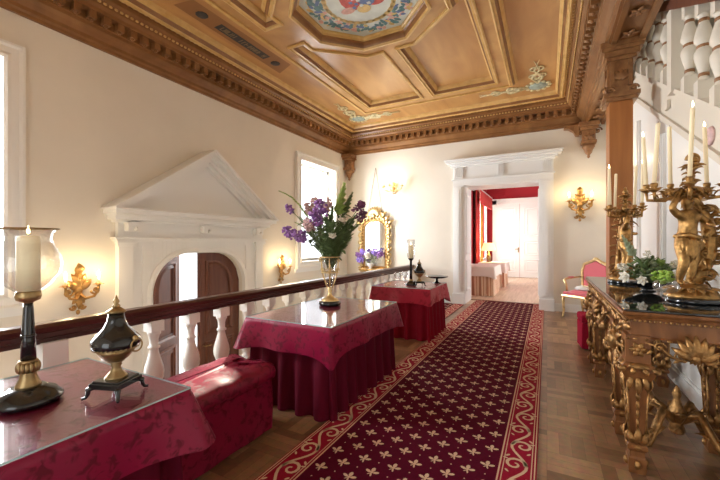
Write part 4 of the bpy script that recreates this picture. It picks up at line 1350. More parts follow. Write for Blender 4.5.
def bst(name, label, cat, px, py, dep, color, kind, size, leaf='leaf_green', group='stems of the large bouquet', leaves=5, sag=0.05):
    a = rnd.uniform(0, 6.28)
    base = RIM+Vector((0.03*math.cos(a), 0.03*math.sin(a), rnd.uniform(-0.05, 0.03)))
    return stem_thing(name, label, cat, base, tip(px, py, dep), color, kind, size, rnd, leaf, group, leaves, sag)
bst('lilac_spray', 'purple lilac at centre of the bouquet, right of the drooping ones', 'flower', 325, 214, -0.15, 'lilac', 'cluster', 0.11)
bst('lilac_spray', 'lower purple lilac head facing front in the middle of the bouquet', 'flower', 321, 223, -0.20, 'lilac', 'cluster', 0.10)
bst('lilac_spray', 'small purple lilac standing out highest at the bouquet edge towards the window', 'flower', 294, 211, 0.0, 'lilac', 'cluster', 0.07, leaves=2)
bst('lilac_spray', 'drooping purple lilac at the outermost low edge of the bouquet', 'flower', 296, 234, -0.05, 'lilac', 'cluster', 0.095, leaves=3)
bst('lilac_spray', 'drooping purple lilac, second from the outermost at the low edge', 'flower', 308, 238, -0.1, 'lilac', 'cluster', 0.10, leaves=3)
bst('plum_bloom', 'dark plum bloom at bouquet side towards the doorway, upper one', 'flower', 359, 211, -0.05, 'plum', 'cluster', 0.09)
bst('plum_bloom', 'dark plum bloom at bouquet side towards the doorway, lower one', 'flower', 362, 219, 0.0, 'plum', 'cluster', 0.08)
bst('gladiolus_spire', 'tall pale green flower spire rising above the bouquet', 'flower', 340, 215, 0.05, 'leaf_bright', 'spire', 0.36, 'leaf_green', leaves=3)
bst('gladiolus_spire', 'shorter green flower spire leaning beside the tall one', 'flower', 346, 212, 0.1, 'leaf_green', 'spire', 0.24, leaves=3)
bst('leafy_branch', 'long arching green branch reaching out of the bouquet towards the near window', 'branch', 281, 191, 0.0, 'leaf_bright', 'fern', 0.075, 'leaf_green', leaves=0, sag=0.18)
bst('leafy_branch', 'short green branch between the purple sprays at bouquet edge', 'branch', 296, 222, 0.05, 'leaf_bright', 'fern', 0.05, leaves=0, sag=0.1)
for i, (px, py, dep, lb) in enumerate(((318, 206, 0.1, 'pale blush bloom at the top of the bouquet behind the lilac'), (330, 208, 0.02, 'blush pink bloom just above the central lilac'), (312, 212, 0.05, 'blush bloom near the high purple spray'), (315, 228, -0.15, 'blush bloom low beside the drooping lilac'))):
    bst('blush_bloom', lb, 'flower', px, py, dep, 'blush', 'cluster', 0.09, leaves=3)
for px, py, dep, lb in ((328, 203, 0.15, 'ivory rose at the very top back of the bouquet'), (336, 236, -0.2, 'ivory rose low in front over the vase rim'), (345, 222, -0.2, 'ivory rose among dark leaves near the plum blooms'), (305, 222, 0.1, 'ivory rose at the window side of the bouquet')):
    bst('rose', lb, 'flower', px, py, dep, 'ivory', 'rose', 0.045, leaves=2)
k = 0
for px, py, dep, m in ((350, 228, -0.15, 'leaf_green'), (340, 230, -0.22, 'leaf_green'), (352, 218, 0.1, 'leaf_green'), (345, 240, -0.1, 'leaf_green'), (320, 240, -0.1, 'leaf_green'), (328, 246, -0.15, 'leaf_green'), (335, 216, 0.1, 'leaf_green'), (355, 234, 0.05, 'leaf_green'), (312, 245, 0.0, 'leaf_grey'), (326, 232, -0.25, 'leaf_green'), (345, 213, 0.2, 'leaf_green'), (314, 218, 0.2, 'leaf_grey'), (348, 246, -0.05, 'leaf_green'), (332, 226, -0.1, 'leaf_green'), (306, 230, -0.05, 'leaf_grey'), (300, 216, 0.1, 'leaf_grey'), (356, 222, -0.1, 'leaf_green'), (338, 222, -0.28, 'leaf_green'), (318, 232, 0.15, 'leaf_green'), (328, 218, -0.05, 'leaf_green'), (348, 232, -0.25, 'leaf_green'), (310, 204, 0.2, 'leaf_grey'), (360, 226, -0.1, 'leaf_green'), (358, 214, 0.1, 'leaf_green'), (352, 238, -0.15, 'leaf_green'), (346, 206, 0.15, 'leaf_green'), (322, 200, 0.15, 'leaf_grey'), (335, 206, 0.0, 'leaf_green')):
    t = bst('foliage_sprig', 'dark green leafy sprig among the flowers of the large bouquet', 'foliage', px, py, dep, m, 'fern', 0.085, m, 'green sprigs of the large bouquet', 5, 0.04)
    if m == 'leaf_grey': t['label'] = 'grey green leafy sprig at the window side of the large bouquet'; t['group'] = 'grey sprigs of the large bouquet'
# ------------------------------------------------------------------ wall sconces (local: x across the wall, y out of the wall, z up)
def sconce(name, label, loc, rotz, s=1.0, power=9, lamps=True):
    t = thing(name, label, 'wall lamp', loc, rotz, 'gilt wall sconces', s)
    mb = MB()
    mb.leaf((0, 0.02, -0.05), (0, 0.1, 1), (0, 1, 0), 0.30, 0.14, 0.3); mb.leaf((0, 0.03, 0.02), (0, 0.15, -1), (0, 1, 0), 0.26, 0.09, 0.2)
    mb.ball((0, 0.035, 0.0), (0.05, 0.03, 0.06), 0, 10, 6)
    for sg in (-1, 1):
        mb.leaf((0, 0.03, 0.0), (sg*0.8, 0.2, 0.7), (0, 1, 0), 0.20, 0.085, 0.5)
        mb.leaf((0, 0.03, 0.05), (sg*0.5, 0.25, 1), (0, 1, 0), 0.18, 0.07, 0.5)
        mb.leaf((0, 0.03, -0.06), (sg*0.5, 0.2, -0.8), (0, 1, 0), 0.13, 0.06, 0.4)
        mb.scroll((sg*0.045, 0.03, -0.20), (sg, 0, 0), (0, 0, -1), 0.035, 1.3, 0.012, 0)
    mb.ball((0, 0.03, -0.26), (0.022, 0.018, 0.03), 0, 8, 5)
    mb.ball((0, 0.05, 0.235), (0.045, 0.03, 0.05), 0, 8, 6)
    mb.leaf((0, 0.05, 0.2), (0, 0.2, 1), (0, 1, 0), 0.14, 0.09, 0.8)
    build('back_plate', mb, 'gilt', t)
    for sg in (-1, 1):
        mb = MB()
        pts = [(0, 0.05, -0.04), (sg*0.05, 0.10, -0.10), (sg*0.12, 0.13, -0.08), (sg*0.165, 0.135, 0.0), (sg*0.165, 0.135, 0.05)]
        mb.tube(pts, [0.022, 0.018, 0.016, 0.014, 0.014], 8)
        mb.scroll((sg*0.135, 0.13, -0.01), (sg, 0, 0), (0, 0, 1), 0.05, 1.4, 0.013, PI)
        for a in range(6):
            q = 2*PI*a/6; mb.leaf((sg*0.165, 0.135, 0.04), (math.cos(q), math.sin(q), 0.5), (0, 0, -1), 0.06, 0.04, -0.6)
        mb.lathe([(0.012, 0.04), (0.03, 0.06), (0.034, 0.075), (0.0, 0.075)], 12, (sg*0.165, 0.135, 0))
        ar = build('arm', mb, 'gilt', t)
        mb = MB(); mb.lathe([(0.014, 0.075), (0.014, 0.15), (0.0, 0.15)], 10, (sg*0.165, 0.135, 0)); build('candle_tube', mb, 'candle_wax', ar)
        if lamps:
            mb = MB(); mb.lathe([(0.006, 0.15), (0.017, 0.17), (0.015, 0.19), (0.006, 0.215), (0.0, 0.23)], 10, (sg*0.165, 0.135, 0)); build('bulb', mb, 'bulb', ar)
    if power:
        M = Matrix.Rotation(rotz, 3, 'Z')
        for sg in (-1, 1):
            p = Vector(loc)+M @ Vector((sg*0.165, 0.17, 0.19))*s
            light('sconce_lamp', 'POINT', p, power, (1, 0.74, 0.42), shadow_soft_size=0.03)
    return t
sconce('wall_sconce', 'gilt sconce on the near wall between hurricane lamp and pedimented door', (XL+0.001, 2.10, 0.86), -PI/2, 0.98, 5)
sconce('wall_sconce', 'gilt sconce on the wall between pedimented door and tall vase', (XL+0.001, 5.62, 0.86), -PI/2, 0.98, 5)
sconce('wall_sconce', 'gilt sconce high on back wall above the pink armchair', (0.58, YB-0.001, 2.16), PI, 1.15, 5)
sconce('wall_sconce', 'gilt sconce half hidden behind the wooden post on stair wall', (XR-0.046, 6.5, 2.42), PI/2, 1.0, 3)

# crystal sconce on the back wall
cry = thing('crystal_sconce', 'bright crystal sconce with several lamps high above the gilt wall mirror', 'wall lamp', (-3.43, YB-0.001, 2.78), PI)
mb = MB(); mb.lathe([(0.0, -0.16), (0.02, -0.14), (0.03, -0.06), (0.05, 0.0), (0.035, 0.06), (0.02, 0.15), (0.0, 0.2)], 12, (0, 0.06, 0)); mb.cbox((0, 0.01, 0), (0.045, 0.01, 0.14))
build('body', mb, 'pale_gilt', cry)
for k in range(5):
    a = PI*(0.05+0.9*k/4); c, s_ = math.cos(a), math.sin(a)
    mb = MB(); mb.tube([(0, 0.06, -0.03), (c*0.10, 0.06+s_*0.08, -0.09), (c*0.22, 0.06+s_*0.17, -0.05), (c*0.26, 0.06+s_*0.2, 0.03)], 0.009, 7)
    mb.lathe([(0.01, 0.02), (0.04, 0.04), (0.045, 0.048), (0.0, 0.048)], 12, (c*0.26, 0.06+s_*0.2, 0)); mb.lathe([(0.011, 0.048), (0.011, 0.12), (0, 0.12)], 8, (c*0.26, 0.06+s_*0.2, 0))
    ar = build('arm', mb, 'pale_gilt', cry)
    mb = MB(); mb.lathe([(0.006, 0.12), (0.018, 0.14), (0.015, 0.165), (0.0, 0.20)], 10, (c*0.26, 0.06+s_*0.2, 0)); build('bulb', mb, 'bulb', ar)
    mb = MB()
    for j in range(3):
        q = a+(j-1)*0.16
        mb.ball((math.cos(q)*0.25, 0.06+math.sin(q)*0.19, 0.0-0.02*j), (0.012, 0.012, 0.022), 0, 6, 4)
        mb.ball((math.cos(q)*0.15, 0.06+math.sin(q)*0.12, -0.12-0.02*j), (0.012, 0.012, 0.024), 0, 6, 4)
    build('crystal_drops', mb, 'clear_glass', ar)
light('crystal_lamp', 'POINT', (-3.43, YB-0.28, 2.98), 7, (1, 0.80, 0.52), shadow_soft_size=0.12)

# ------------------------------------------------------------------ gilt framed mirrors
def gilt_mirror(name, label, parent_map, hw, z0, z1, loc, seed, cords=None):
    t = thing(name, label, 'mirror', loc)
    f = parent_map
    def outline(e, n=14):
        pts = [(-hw+e, z0+e), (hw-e, z0+e)]
        for i in range(n+1):
            a = PI*i/n; pts.append(((hw-e)*math.cos(a), z1-hw*0.75+(hw*0.75-e)*math.sin(a)))
        return pts
    w = hw*0.30
    mb = MB(); mb.prism(outline(w*0.8), 0.018, 0.024, f); build('mirror_glass', mb, 'mirror_glass', t)
    mb = MB(); mb.sweep(outline(0), [(0, 0.002), (0, 0.035), (w*0.3, 0.06), (w*0.6, 0.045), (w*0.8, 0.05), (w, 0.03), (w, 0.002)], f)
    build('frame', mb, 'gilt', t)
    r = random.Random(seed)
    mb = MB()
    o = outline(w*0.4, 10)
    X = Vector(f(1, 0, 0))-Vector(f(0, 0, 0)); Z = Vector(f(0, 1, 0))-Vector(f(0, 0, 0)); N = Vector(f(0, 0, 1))-Vector(f(0, 0, 0))
    o2 = []
    for i in range(len(o)):
        a = Vector(o[i]); b = Vector(o[(i+1) % len(o)])
        m = max(1, int((b-a).length/(w*0.7)))
        for k in range(m): o2.append((a.lerp(b, k/m), (b-a).normalized()))
    for i, (p, tg) in enumerate(o2):
        out = Vector((tg.y, -tg.x))
        P = Vector(f(p.x, p.y, 0.05))
        T3 = X*tg.x+Z*tg.y; O3 = X*out.x+Z*out.y
        for sg in (-1, 1):
            mb.leaf(P, O3*r.uniform(0.5, 1.2)+T3*sg*r.uniform(0.3, 1)+N*0.3, N, w*r.uniform(0.9, 1.4), w*r.uniform(0.4, 0.6), r.uniform(0.3, 0.8), 0, 0.35, 5)
        if i % 2 == 0: mb.scroll(P+O3*w*0.5, T3, O3, w*0.55, 1.3, w*0.14, 0, 0, 5, 14)
        mb.ball(P+N*0.01, w*0.24, 0, 6, 4)
    top = Vector(f(0, z1+w*0.2, 0.06))
    for k in range(9):
        a = PI*k/8; mb.leaf(top, X*math.cos(a)+Z*(0.3+math.sin(a)), N, w*2.4, w*0.8, 0.5, 0, 0.35, 6)
    for sg in (-1, 1):
        for q in range(3): mb.leaf(Vector(f(sg*hw*(0.55+0.2*q), z1-hw*(0.05+0.22*q), 0.06)), X*sg+Z*(1.2-0.3*q), N, w*1.9, w*0.7, 0.7, 0, 0.35, 6)
    mb.ball(top+N*0.02, (w*0.5, w*0.5, w*0.6), 0, 8, 6)
    for sg in (-1, 1): mb.scroll(top+X*sg*w*1.4-Z*w*0.1, X*sg, Z, w*0.8, 1.5, w*0.16, 0)
    build('carved_ornament', mb, 'pale_gilt', t)
    if cords:
        mb = MB()
        for sg in (-1, 1): mb.tube([f(sg*hw*0.6, z1-hw*0.25, 0.02), f(cords[0], cords[1], 0.012)], 0.004, 5)
        build('hanging_cord', mb, 'antique_brass', t)
    return t
gilt_mirror('wall_mirror', 'arched gilt carved mirror hanging by cords on the far back wall', lambda a, b, h: (a, -h, b), 0.40, 0.68, 2.08, (-3.95, YB-0.001, 0), 3, (0.02, 3.35))

# gilt wall shelf with a blue and violet bouquet in front of the far mirror
sh = thing('wall_shelf', 'small gilt wall shelf holding the violet bouquet beneath the far mirror', 'shelf', (-4.02, YB-0.001, 0.74))
mb = MB(); mb.box(-0.30, -0.24, -0.03, 0.30, 0, 0); build('shelf_board', mb, 'gilt', sh, bevel=0.006)
mb = MB()
for k in range(7):
    a = PI+PI*k/6; mb.leaf((0, -0.03, -0.04), (math.cos(a), -0.4, math.sin(a)), (0, -1, 0), 0.24, 0.09, 0.4)
for sg in (-1, 1): mb.scroll((sg*0.17, -0.08, -0.09), (sg, 0, 0), (0, 0, -1), 0.07, 1.4, 0.018, 0)
build('carved_bracket', mb, 'gilt', sh)
fb = thing('flower_bowl', 'pale bowl holding the violet bouquet under the far mirror', 'bowl', (-4.02, YB-0.13, 0.741))
mb = MB(); mb.lathe([(0.05, 0), (0.05, 0.01), (0.03, 0.02), (0.07, 0.06), (0.095, 0.12), (0.09, 0.14), (0.085, 0.13), (0.0, 0.10)], 18); build('bowl_body', mb, 'white_wood', fb)
rnd = random.Random(5)
for i, (dx, dz, m, lb) in enumerate(((-0.26, 0.26, 'lilac', 'purple bloom at window end of the violet bouquet under the mirror'), (-0.14, 0.32, 'violet', 'violet bloom left of centre in the bouquet under the mirror'), (-0.02, 0.24, 'ivory', 'white bloom in the centre of the violet bouquet under the mirror'), (0.12, 0.33, 'violet', 'violet bloom right of centre in the bouquet under the mirror'), (0.24, 0.28, 'lilac', 'purple bloom at doorway end of the violet bouquet under the mirror'), (-0.2, 0.16, 'violet', 'lowest violet bloom hanging over the bowl under the mirror'))):
    b = Vector((-4.02+0.1*dx, YB-0.13, 0.741+0.115))
    stem_thing('hydrangea', lb, 'flower', b, (-4.02+dx, YB-0.18-0.02*(i % 3), 0.80+dz), m, 'cluster', 0.125, rnd, 'leaf_grey', None, 4, 0.03)

# ------------------------------------------------------------------ carved console with black glass top
KX0, KX1, KY0, KY1, KZ = 0.42, 1.06, 2.66, 5.02, 1.0
KYC = (KY0+KY1)/2
co = thing('console_table', 'long carved gilded wooden console with black glass top at the stair wall', 'table', ((KX0+KX1)/2, KYC, 0))
ox, oy = (KX0+KX1)/2, KYC
hx, hy = (KX1-KX0)/2, (KY1-KY0)/2
mb = MB(); mb.box(-hx-0.005, -hy-0.005, KZ-0.012, hx+0.005, hy+0.005, KZ); build('glass_top', mb, 'black_glass', co, bevel=0.003)
mb = MB()
R2 = rect(-hx, -hy, hx, hy)
mb.sweep(R2, [(0.3, KZ-0.014), (-0.012, KZ-0.014), (-0.016, KZ-0.024), (-0.012, KZ-0.034), (0.004, KZ-0.045), (0.012, KZ-0.06), (0.012, KZ-0.075), (0.03, KZ-0.075), (0.03, KZ-0.165), (0.018, KZ-0.17), (0.018, KZ-0.185), (0.05, KZ-0.19), (0.06, KZ-0.15), (0.3, KZ-0.15)], XYZ)
def along(n, z, e, r):
    for (ax, ay), (bx, by) in ((( -hx, -hy), (hx, -hy)), ((hx, -hy), (hx, hy)), ((hx, hy), (-hx, hy)), ((-hx, hy), (-hx, -hy))):
        L = math.hypot(bx-ax, by-ay); k = int(L/n)
        for i in range(k+1):
            x = ax+(bx-ax)*i/k; y = ay+(by-ay)*i/k
            mb.ball((x+(e if x < 0 else -e)*(abs(abs(x)-hx) < 1e-6), y+(e if y < 0 else -e)*(abs(abs(y)-hy) < 1e-6), z), r, 1, 5, 4)
along(0.024, KZ-0.068, 0.008, 0.0085); along(0.05, KZ-0.178, 0.016, (0.016, 0.016, 0.008))
build('apron', mb, ['console_wood', 'console_gilt'], co)

def shell(mb, c, A, N, s, wing=1.0):
    """scallop shell with acanthus wings; A across, N out, down = -z"""
    c = Vector(c); A = Vector(A); N = Vector(N); Z = Vector((0, 0, 1))
    for k in range(7):
        a = PI*(0.14+0.72*k/6)
        mb.leaf(c-Z*0.05*s, A*math.cos(a)+Z*math.sin(a)*1.2+N*0.35, N, (0.15+0.04*math.sin(a))*s, 0.062*s, 0.6, 0, 0.5, 7)
    mb.ball(c-Z*0.035*s+N*0.02, 0.028*s, 0, 8, 6)
    s *= wing
    for sg in (-1, 1):
        mb.tube([c-Z*0.03*s, c+A*sg*0.10*s-Z*0.10*s+N*0.02, c+A*sg*0.20*s-Z*0.07*s+N*0.015, c+A*sg*0.30*s+Z*0.02*s, c+A*sg*0.42*s+Z*0.05*s], [0.022*s, 0.02*s, 0.018*s, 0.016*s, 0.008*s], 7)
        mb.scroll(c+A*sg*0.13*s-Z*0.05*s+N*0.02, A*sg, Z, 0.06*s, 1.5, 0.014*s, PI)
        mb.scroll(c+A*sg*0.30*s+Z*0.02*s+N*0.01, A*sg, Z*-1, 0.055*s, 1.4, 0.012*s, PI)
        for k in range(4):
            mb.leaf(c+A*sg*(0.12+0.08*k)*s-Z*(0.08-0.02*k)*s, A*sg*0.7-Z*0.7+N*0.3, N, 0.10*s, 0.04*s, 0.5, 0, 0.4, 5)
    for k in range(3): mb.leaf(c-Z*0.05*s, A*(k-1)*0.5-Z+N*0.2, N, 0.10*s, 0.045*s, 0.4, 0, 0.4, 5)
mb = MB()
shell(mb, (0.0, -hy+0.0, KZ-0.22), (1, 0, 0), (0, -1, 0), 0.85, 0.62)
shell(mb, (0.0, hy, KZ-0.22), (-1, 0, 0), (0, 1, 0), 0.85, 0.62)
for yy in (0.0,): shell(mb, (-hx+0.005, yy, KZ-0.2), (0, 1, 0), (-1, 0, 0), 1.0 if yy == 0 else 0.7)
rnd = random.Random(3)
k = -hy+0.1
while k < hy:
    mb.leaf((-hx+0.025, k, KZ-0.12), (0, 1, rnd.uniform(-0.6, 0.6)), (-1, 0, 0), 0.08, 0.05, 0.4, 0, 0.4, 5); mb.leaf((-hx+0.025, k, KZ-0.12), (0, -1, rnd.uniform(-0.6, 0.6)), (-1, 0, 0), 0.08, 0.05, 0.4, 0, 0.4, 5); k += 0.11
build('carved_apron', mb, 'console_gilt', co)

def leg_mesh():
    mb = MB()
    # wooden core: block, capital, tapering shaft, foot (local origin at the leg's foot centre)
    mb.cbox((0, 0, KZ-0.24), (0.062, 0.062, 0.082), 0)
    sq = [(0.040, 0.0), (0.044, 0.02), (0.044, 0.09), (0.038, 0.10), (0.036, 0.13), (0.050, 0.15), (0.050, 0.17), (0.036, 0.185), (0.040, 0.30), (0.055, 0.56), (0.062, 0.58), (0.075, 0.60), (0.085, 0.63), (0.085, 0.65), (0.07, 0.67), (0.055, 0.68)]
    mb.lathe(sq, 4, (0, 0, 0), 0, False, True)
    # bulging capital
    mb.lathe([(0.05, 0.625), (0.085, 0.640), (0.098, 0.655), (0.085, 0.67), (0.06, 0.68)], 14, (0, 0, 0), 1)
    for k in range(4):
        a = PI/2*k; d = Vector((math.cos(a), math.sin(a), 0)); s_ = Vector((-math.sin(a), math.cos(a), 0)); Z = Vector((0, 0, 1))
        # rosette on the block
        for i in range(6):
            q = 2*PI*i/6; mb.leaf(d*0.062+Z*(KZ-0.24), s_*math.cos(q)+Z*math.sin(q)+d*0.15, d, 0.052, 0.03, 0.3, 1, 0.4, 5)
        mb.ball(d*0.07+Z*(KZ-0.24), 0.014, 1, 6, 4)
        # acanthus under the capital, bell flowers down the shaft, leaves at the foot
        for sg in (-1, 0, 1): mb.leaf(d*0.058+s_*sg*0.030+Z*0.60, d*0.12-Z+s_*sg*0.2, d, 0.13-0.03*abs(sg), 0.036, 0.35, 1, 0.4, 6)
        for q in range(4): mb.leaf(d*0.085+s_*(q-1.5)*0.042+Z*0.655, s_*(q-1.5)*0.5+d*0.3-Z*0.4, d, 0.05, 0.034, 0.5, 1, 0.5, 5)
        for i in range(5): mb.leaf(d*(0.050-0.003*i)+Z*(0.50-0.055*i), -Z+d*0.05, d, 0.06, 0.026-0.003*i, 0.3, 1, 0.5, 5)
        for sg in (-1, 0, 1): mb.leaf(d*0.036+s_*sg*0.022+Z*0.18, d*0.3+Z+s_*sg*0.25, d, 0.12-0.03*abs(sg), 0.045, 0.5, 1, 0.4, 6)
        mb.ball(d*0.047+Z*0.055, (0.018, 0.018, 0.026), 1, 6, 5)
        c_ = (d+s_)
        mb.tube([c_*0.038+Z*0.19, c_*0.053+Z*0.56], 0.006, 5, 1)
    mb.lathe([(0.05, 0.145), (0.056, 0.16), (0.05, 0.175)], 12, (0, 0, 0), 1)
    return mb
lx = -hx+0.065; 
leg_y = [-hy+0.07, -hy+0.56, hy-0.56, hy-0.07]
l0 = None
for yy in leg_y:
    for xx in (lx, hx-0.065):
        if l0 is None: l0 = build('leg', leg_mesh(), ['console_wood', 'console_gilt'], co, (xx, yy, 0))
        else: o = l0.copy(); COL.objects.link(o); o.parent = co; o.location = (xx, yy, 0)
# carved masks with scrolls beside the front legs
for yy in (leg_y[0]+0.245, leg_y[3]-0.245):
    mb = MB(); c = Vector((-hx+0.015, yy, KZ-0.26)); N = Vector((-1, 0, 0)); A = Vector((0, 1, 0)); Z = Vector((0, 0, 1))
    mb.ball(c+N*0.02, (0.05, 0.055, 0.07), 0, 12, 8); mb.ball(c+N*0.068-Z*0.005, (0.014, 0.012, 0.02), 0, 6, 5); mb.ball(c+N*0.05-Z*0.04, (0.014, 0.024, 0.010), 0, 6, 5); mb.ball(c+N*0.05+Z*0.042, (0.014, 0.04, 0.012), 0, 6, 5)
    for sg in (-1, 1):
        mb.ball(c+N*0.056+A*sg*0.022+Z*0.018, 0.010, 0, 6, 4)
        for k in range(5):
            mb.leaf(c+A*sg*0.04+Z*(0.06-0.03*k), A*sg+Z*(0.8-0.45*k)+N*0.2, N, 0.11, 0.045, 0.6, 0, 0.4, 6)
        mb.scroll(c+A*sg*0.10-Z*0.10, A*sg, Z, 0.055, 1.5, 0.016, PI)
        mb.tube([c+A*sg*0.05-Z*0.05, c+A*sg*0.13-Z*0.14, c+A*sg*0.06-Z*0.22], [0.02, 0.022, 0.008], 7)
    for k in range(5): mb.leaf(c-Z*0.06+A*(k-2)*0.02, -Z+A*(k-2)*0.3+N*0.2, N, 0.14, 0.04, 0.4, 0, 0.4, 6)
    build('carved_mask', mb, 'console_gilt', co)
# scrolled stretcher between the legs with a central finial
mb = MB()
for sy in (-1, 1):
    cy = sy*(hy-0.315)
    for sx in (-1, 1):
        for dy in (-1, 1):
            p = Vector((sx*(hx-0.065), cy+dy*0.245, 0.16))
            q = Vector((0, cy, 0.24))
            m1 = p.lerp(q, 0.3)+Vector((0, 0, -0.04)); m2 = p.lerp(q, 0.65)+Vector((0, 0, 0.13))
            mb.tube([p, m1, p.lerp(q, 0.5)+Vector((0, 0, 0.05)), m2, q.lerp(m2, 0.4), q], [0.018, 0.02, 0.024, 0.024, 0.02, 0.018], 8)
            d = (q-p).normalized(); d.z = 0
            mb.scroll(p.lerp(q, 0.32)+Vector((0, 0, 0.02)), d, (0, 0, 1), 0.05, 1.4, 0.014, PI)
            mb.leaf(p.lerp(q, 0.4), d+Vector((0, 0, 0.5)), (0, 0, 1), 0.14, 0.06, 0.6, 0, 0.4, 6)
    mb.lathe([(0.035, 0.18), (0.045, 0.2), (0.035, 0.24), (0.05, 0.27), (0.052, 0.31), (0.03, 0.36), (0.018, 0.40), (0.026, 0.43), (0.012, 0.47), (0.0, 0.49)], 14, (0, cy, 0))
    for k in range(8):
        a = 2*PI*k/8; mb.leaf((0.05*math.cos(a), cy+0.05*math.sin(a), 0.26), (math.cos(a), math.sin(a), 1.2), (0, 0, 1), 0.14, 0.06, 0.6, 0, 0.4, 6)
p0 = Vector((0, -hy+0.315, 0.24)); p1 = Vector((0, hy-0.315, 0.24))
mb.tube([p0, p0.lerp(p1, 0.15)+Vector((0, 0, -0.05)), p0.lerp(p1, 0.35)+Vector((0, 0, -0.08)), p0.lerp(p1, 0.5)+Vector((0, 0, -0.02)), p0.lerp(p1, 0.65)+Vector((0, 0, -0.08)), p0.lerp(p1, 0.85)+Vector((0, 0, -0.05)), p1], 0.026, 8)
build('stretcher', mb, 'console_gilt', co)

# ------------------------------------------------------------------ gilt figure candelabra
def skin_mesh(name, pts, edges, mats, parent, sub=2):
    """pts: list of (x, y, z, r); one continuous skinned surface rooted at the first point"""
    bm = bmesh.new(); lay = bm.verts.layers.skin.verify()
    vs = []
    for i, p in enumerate(pts):
        v = bm.verts.new(p[:3]); v[lay].radius = (p[3], p[3] if len(p) < 5 else p[4]); v[lay].use_root = (i == 0); vs.append(v)
    for a, b in edges: bm.edges.new((vs[a], vs[b]))
    me = bpy.data.meshes.new(name); bm.to_mesh(me); bm.free()
    o = bpy.data.objects.new(name, me); COL.objects.link(o)
    sk = o.modifiers.new('skin', 'SKIN'); sk.use_smooth_shade = True
    ss = o.modifiers.new('subsurf', 'SUBSURF'); ss.levels = sub; ss.render_levels = sub
    bpy.context.view_layer.update()
    dg = bpy.context.evaluated_depsgraph_get()
    me2 = bpy.data.meshes.new_from_object(o.evaluated_get(dg)); me2.name = name
    o.modifiers.clear(); o.data = me2
    me2.materials.clear(); me2.materials.append(MATS[mats])
    for p in me2.polygons: p.use_smooth = True
    o.parent = parent
    return o

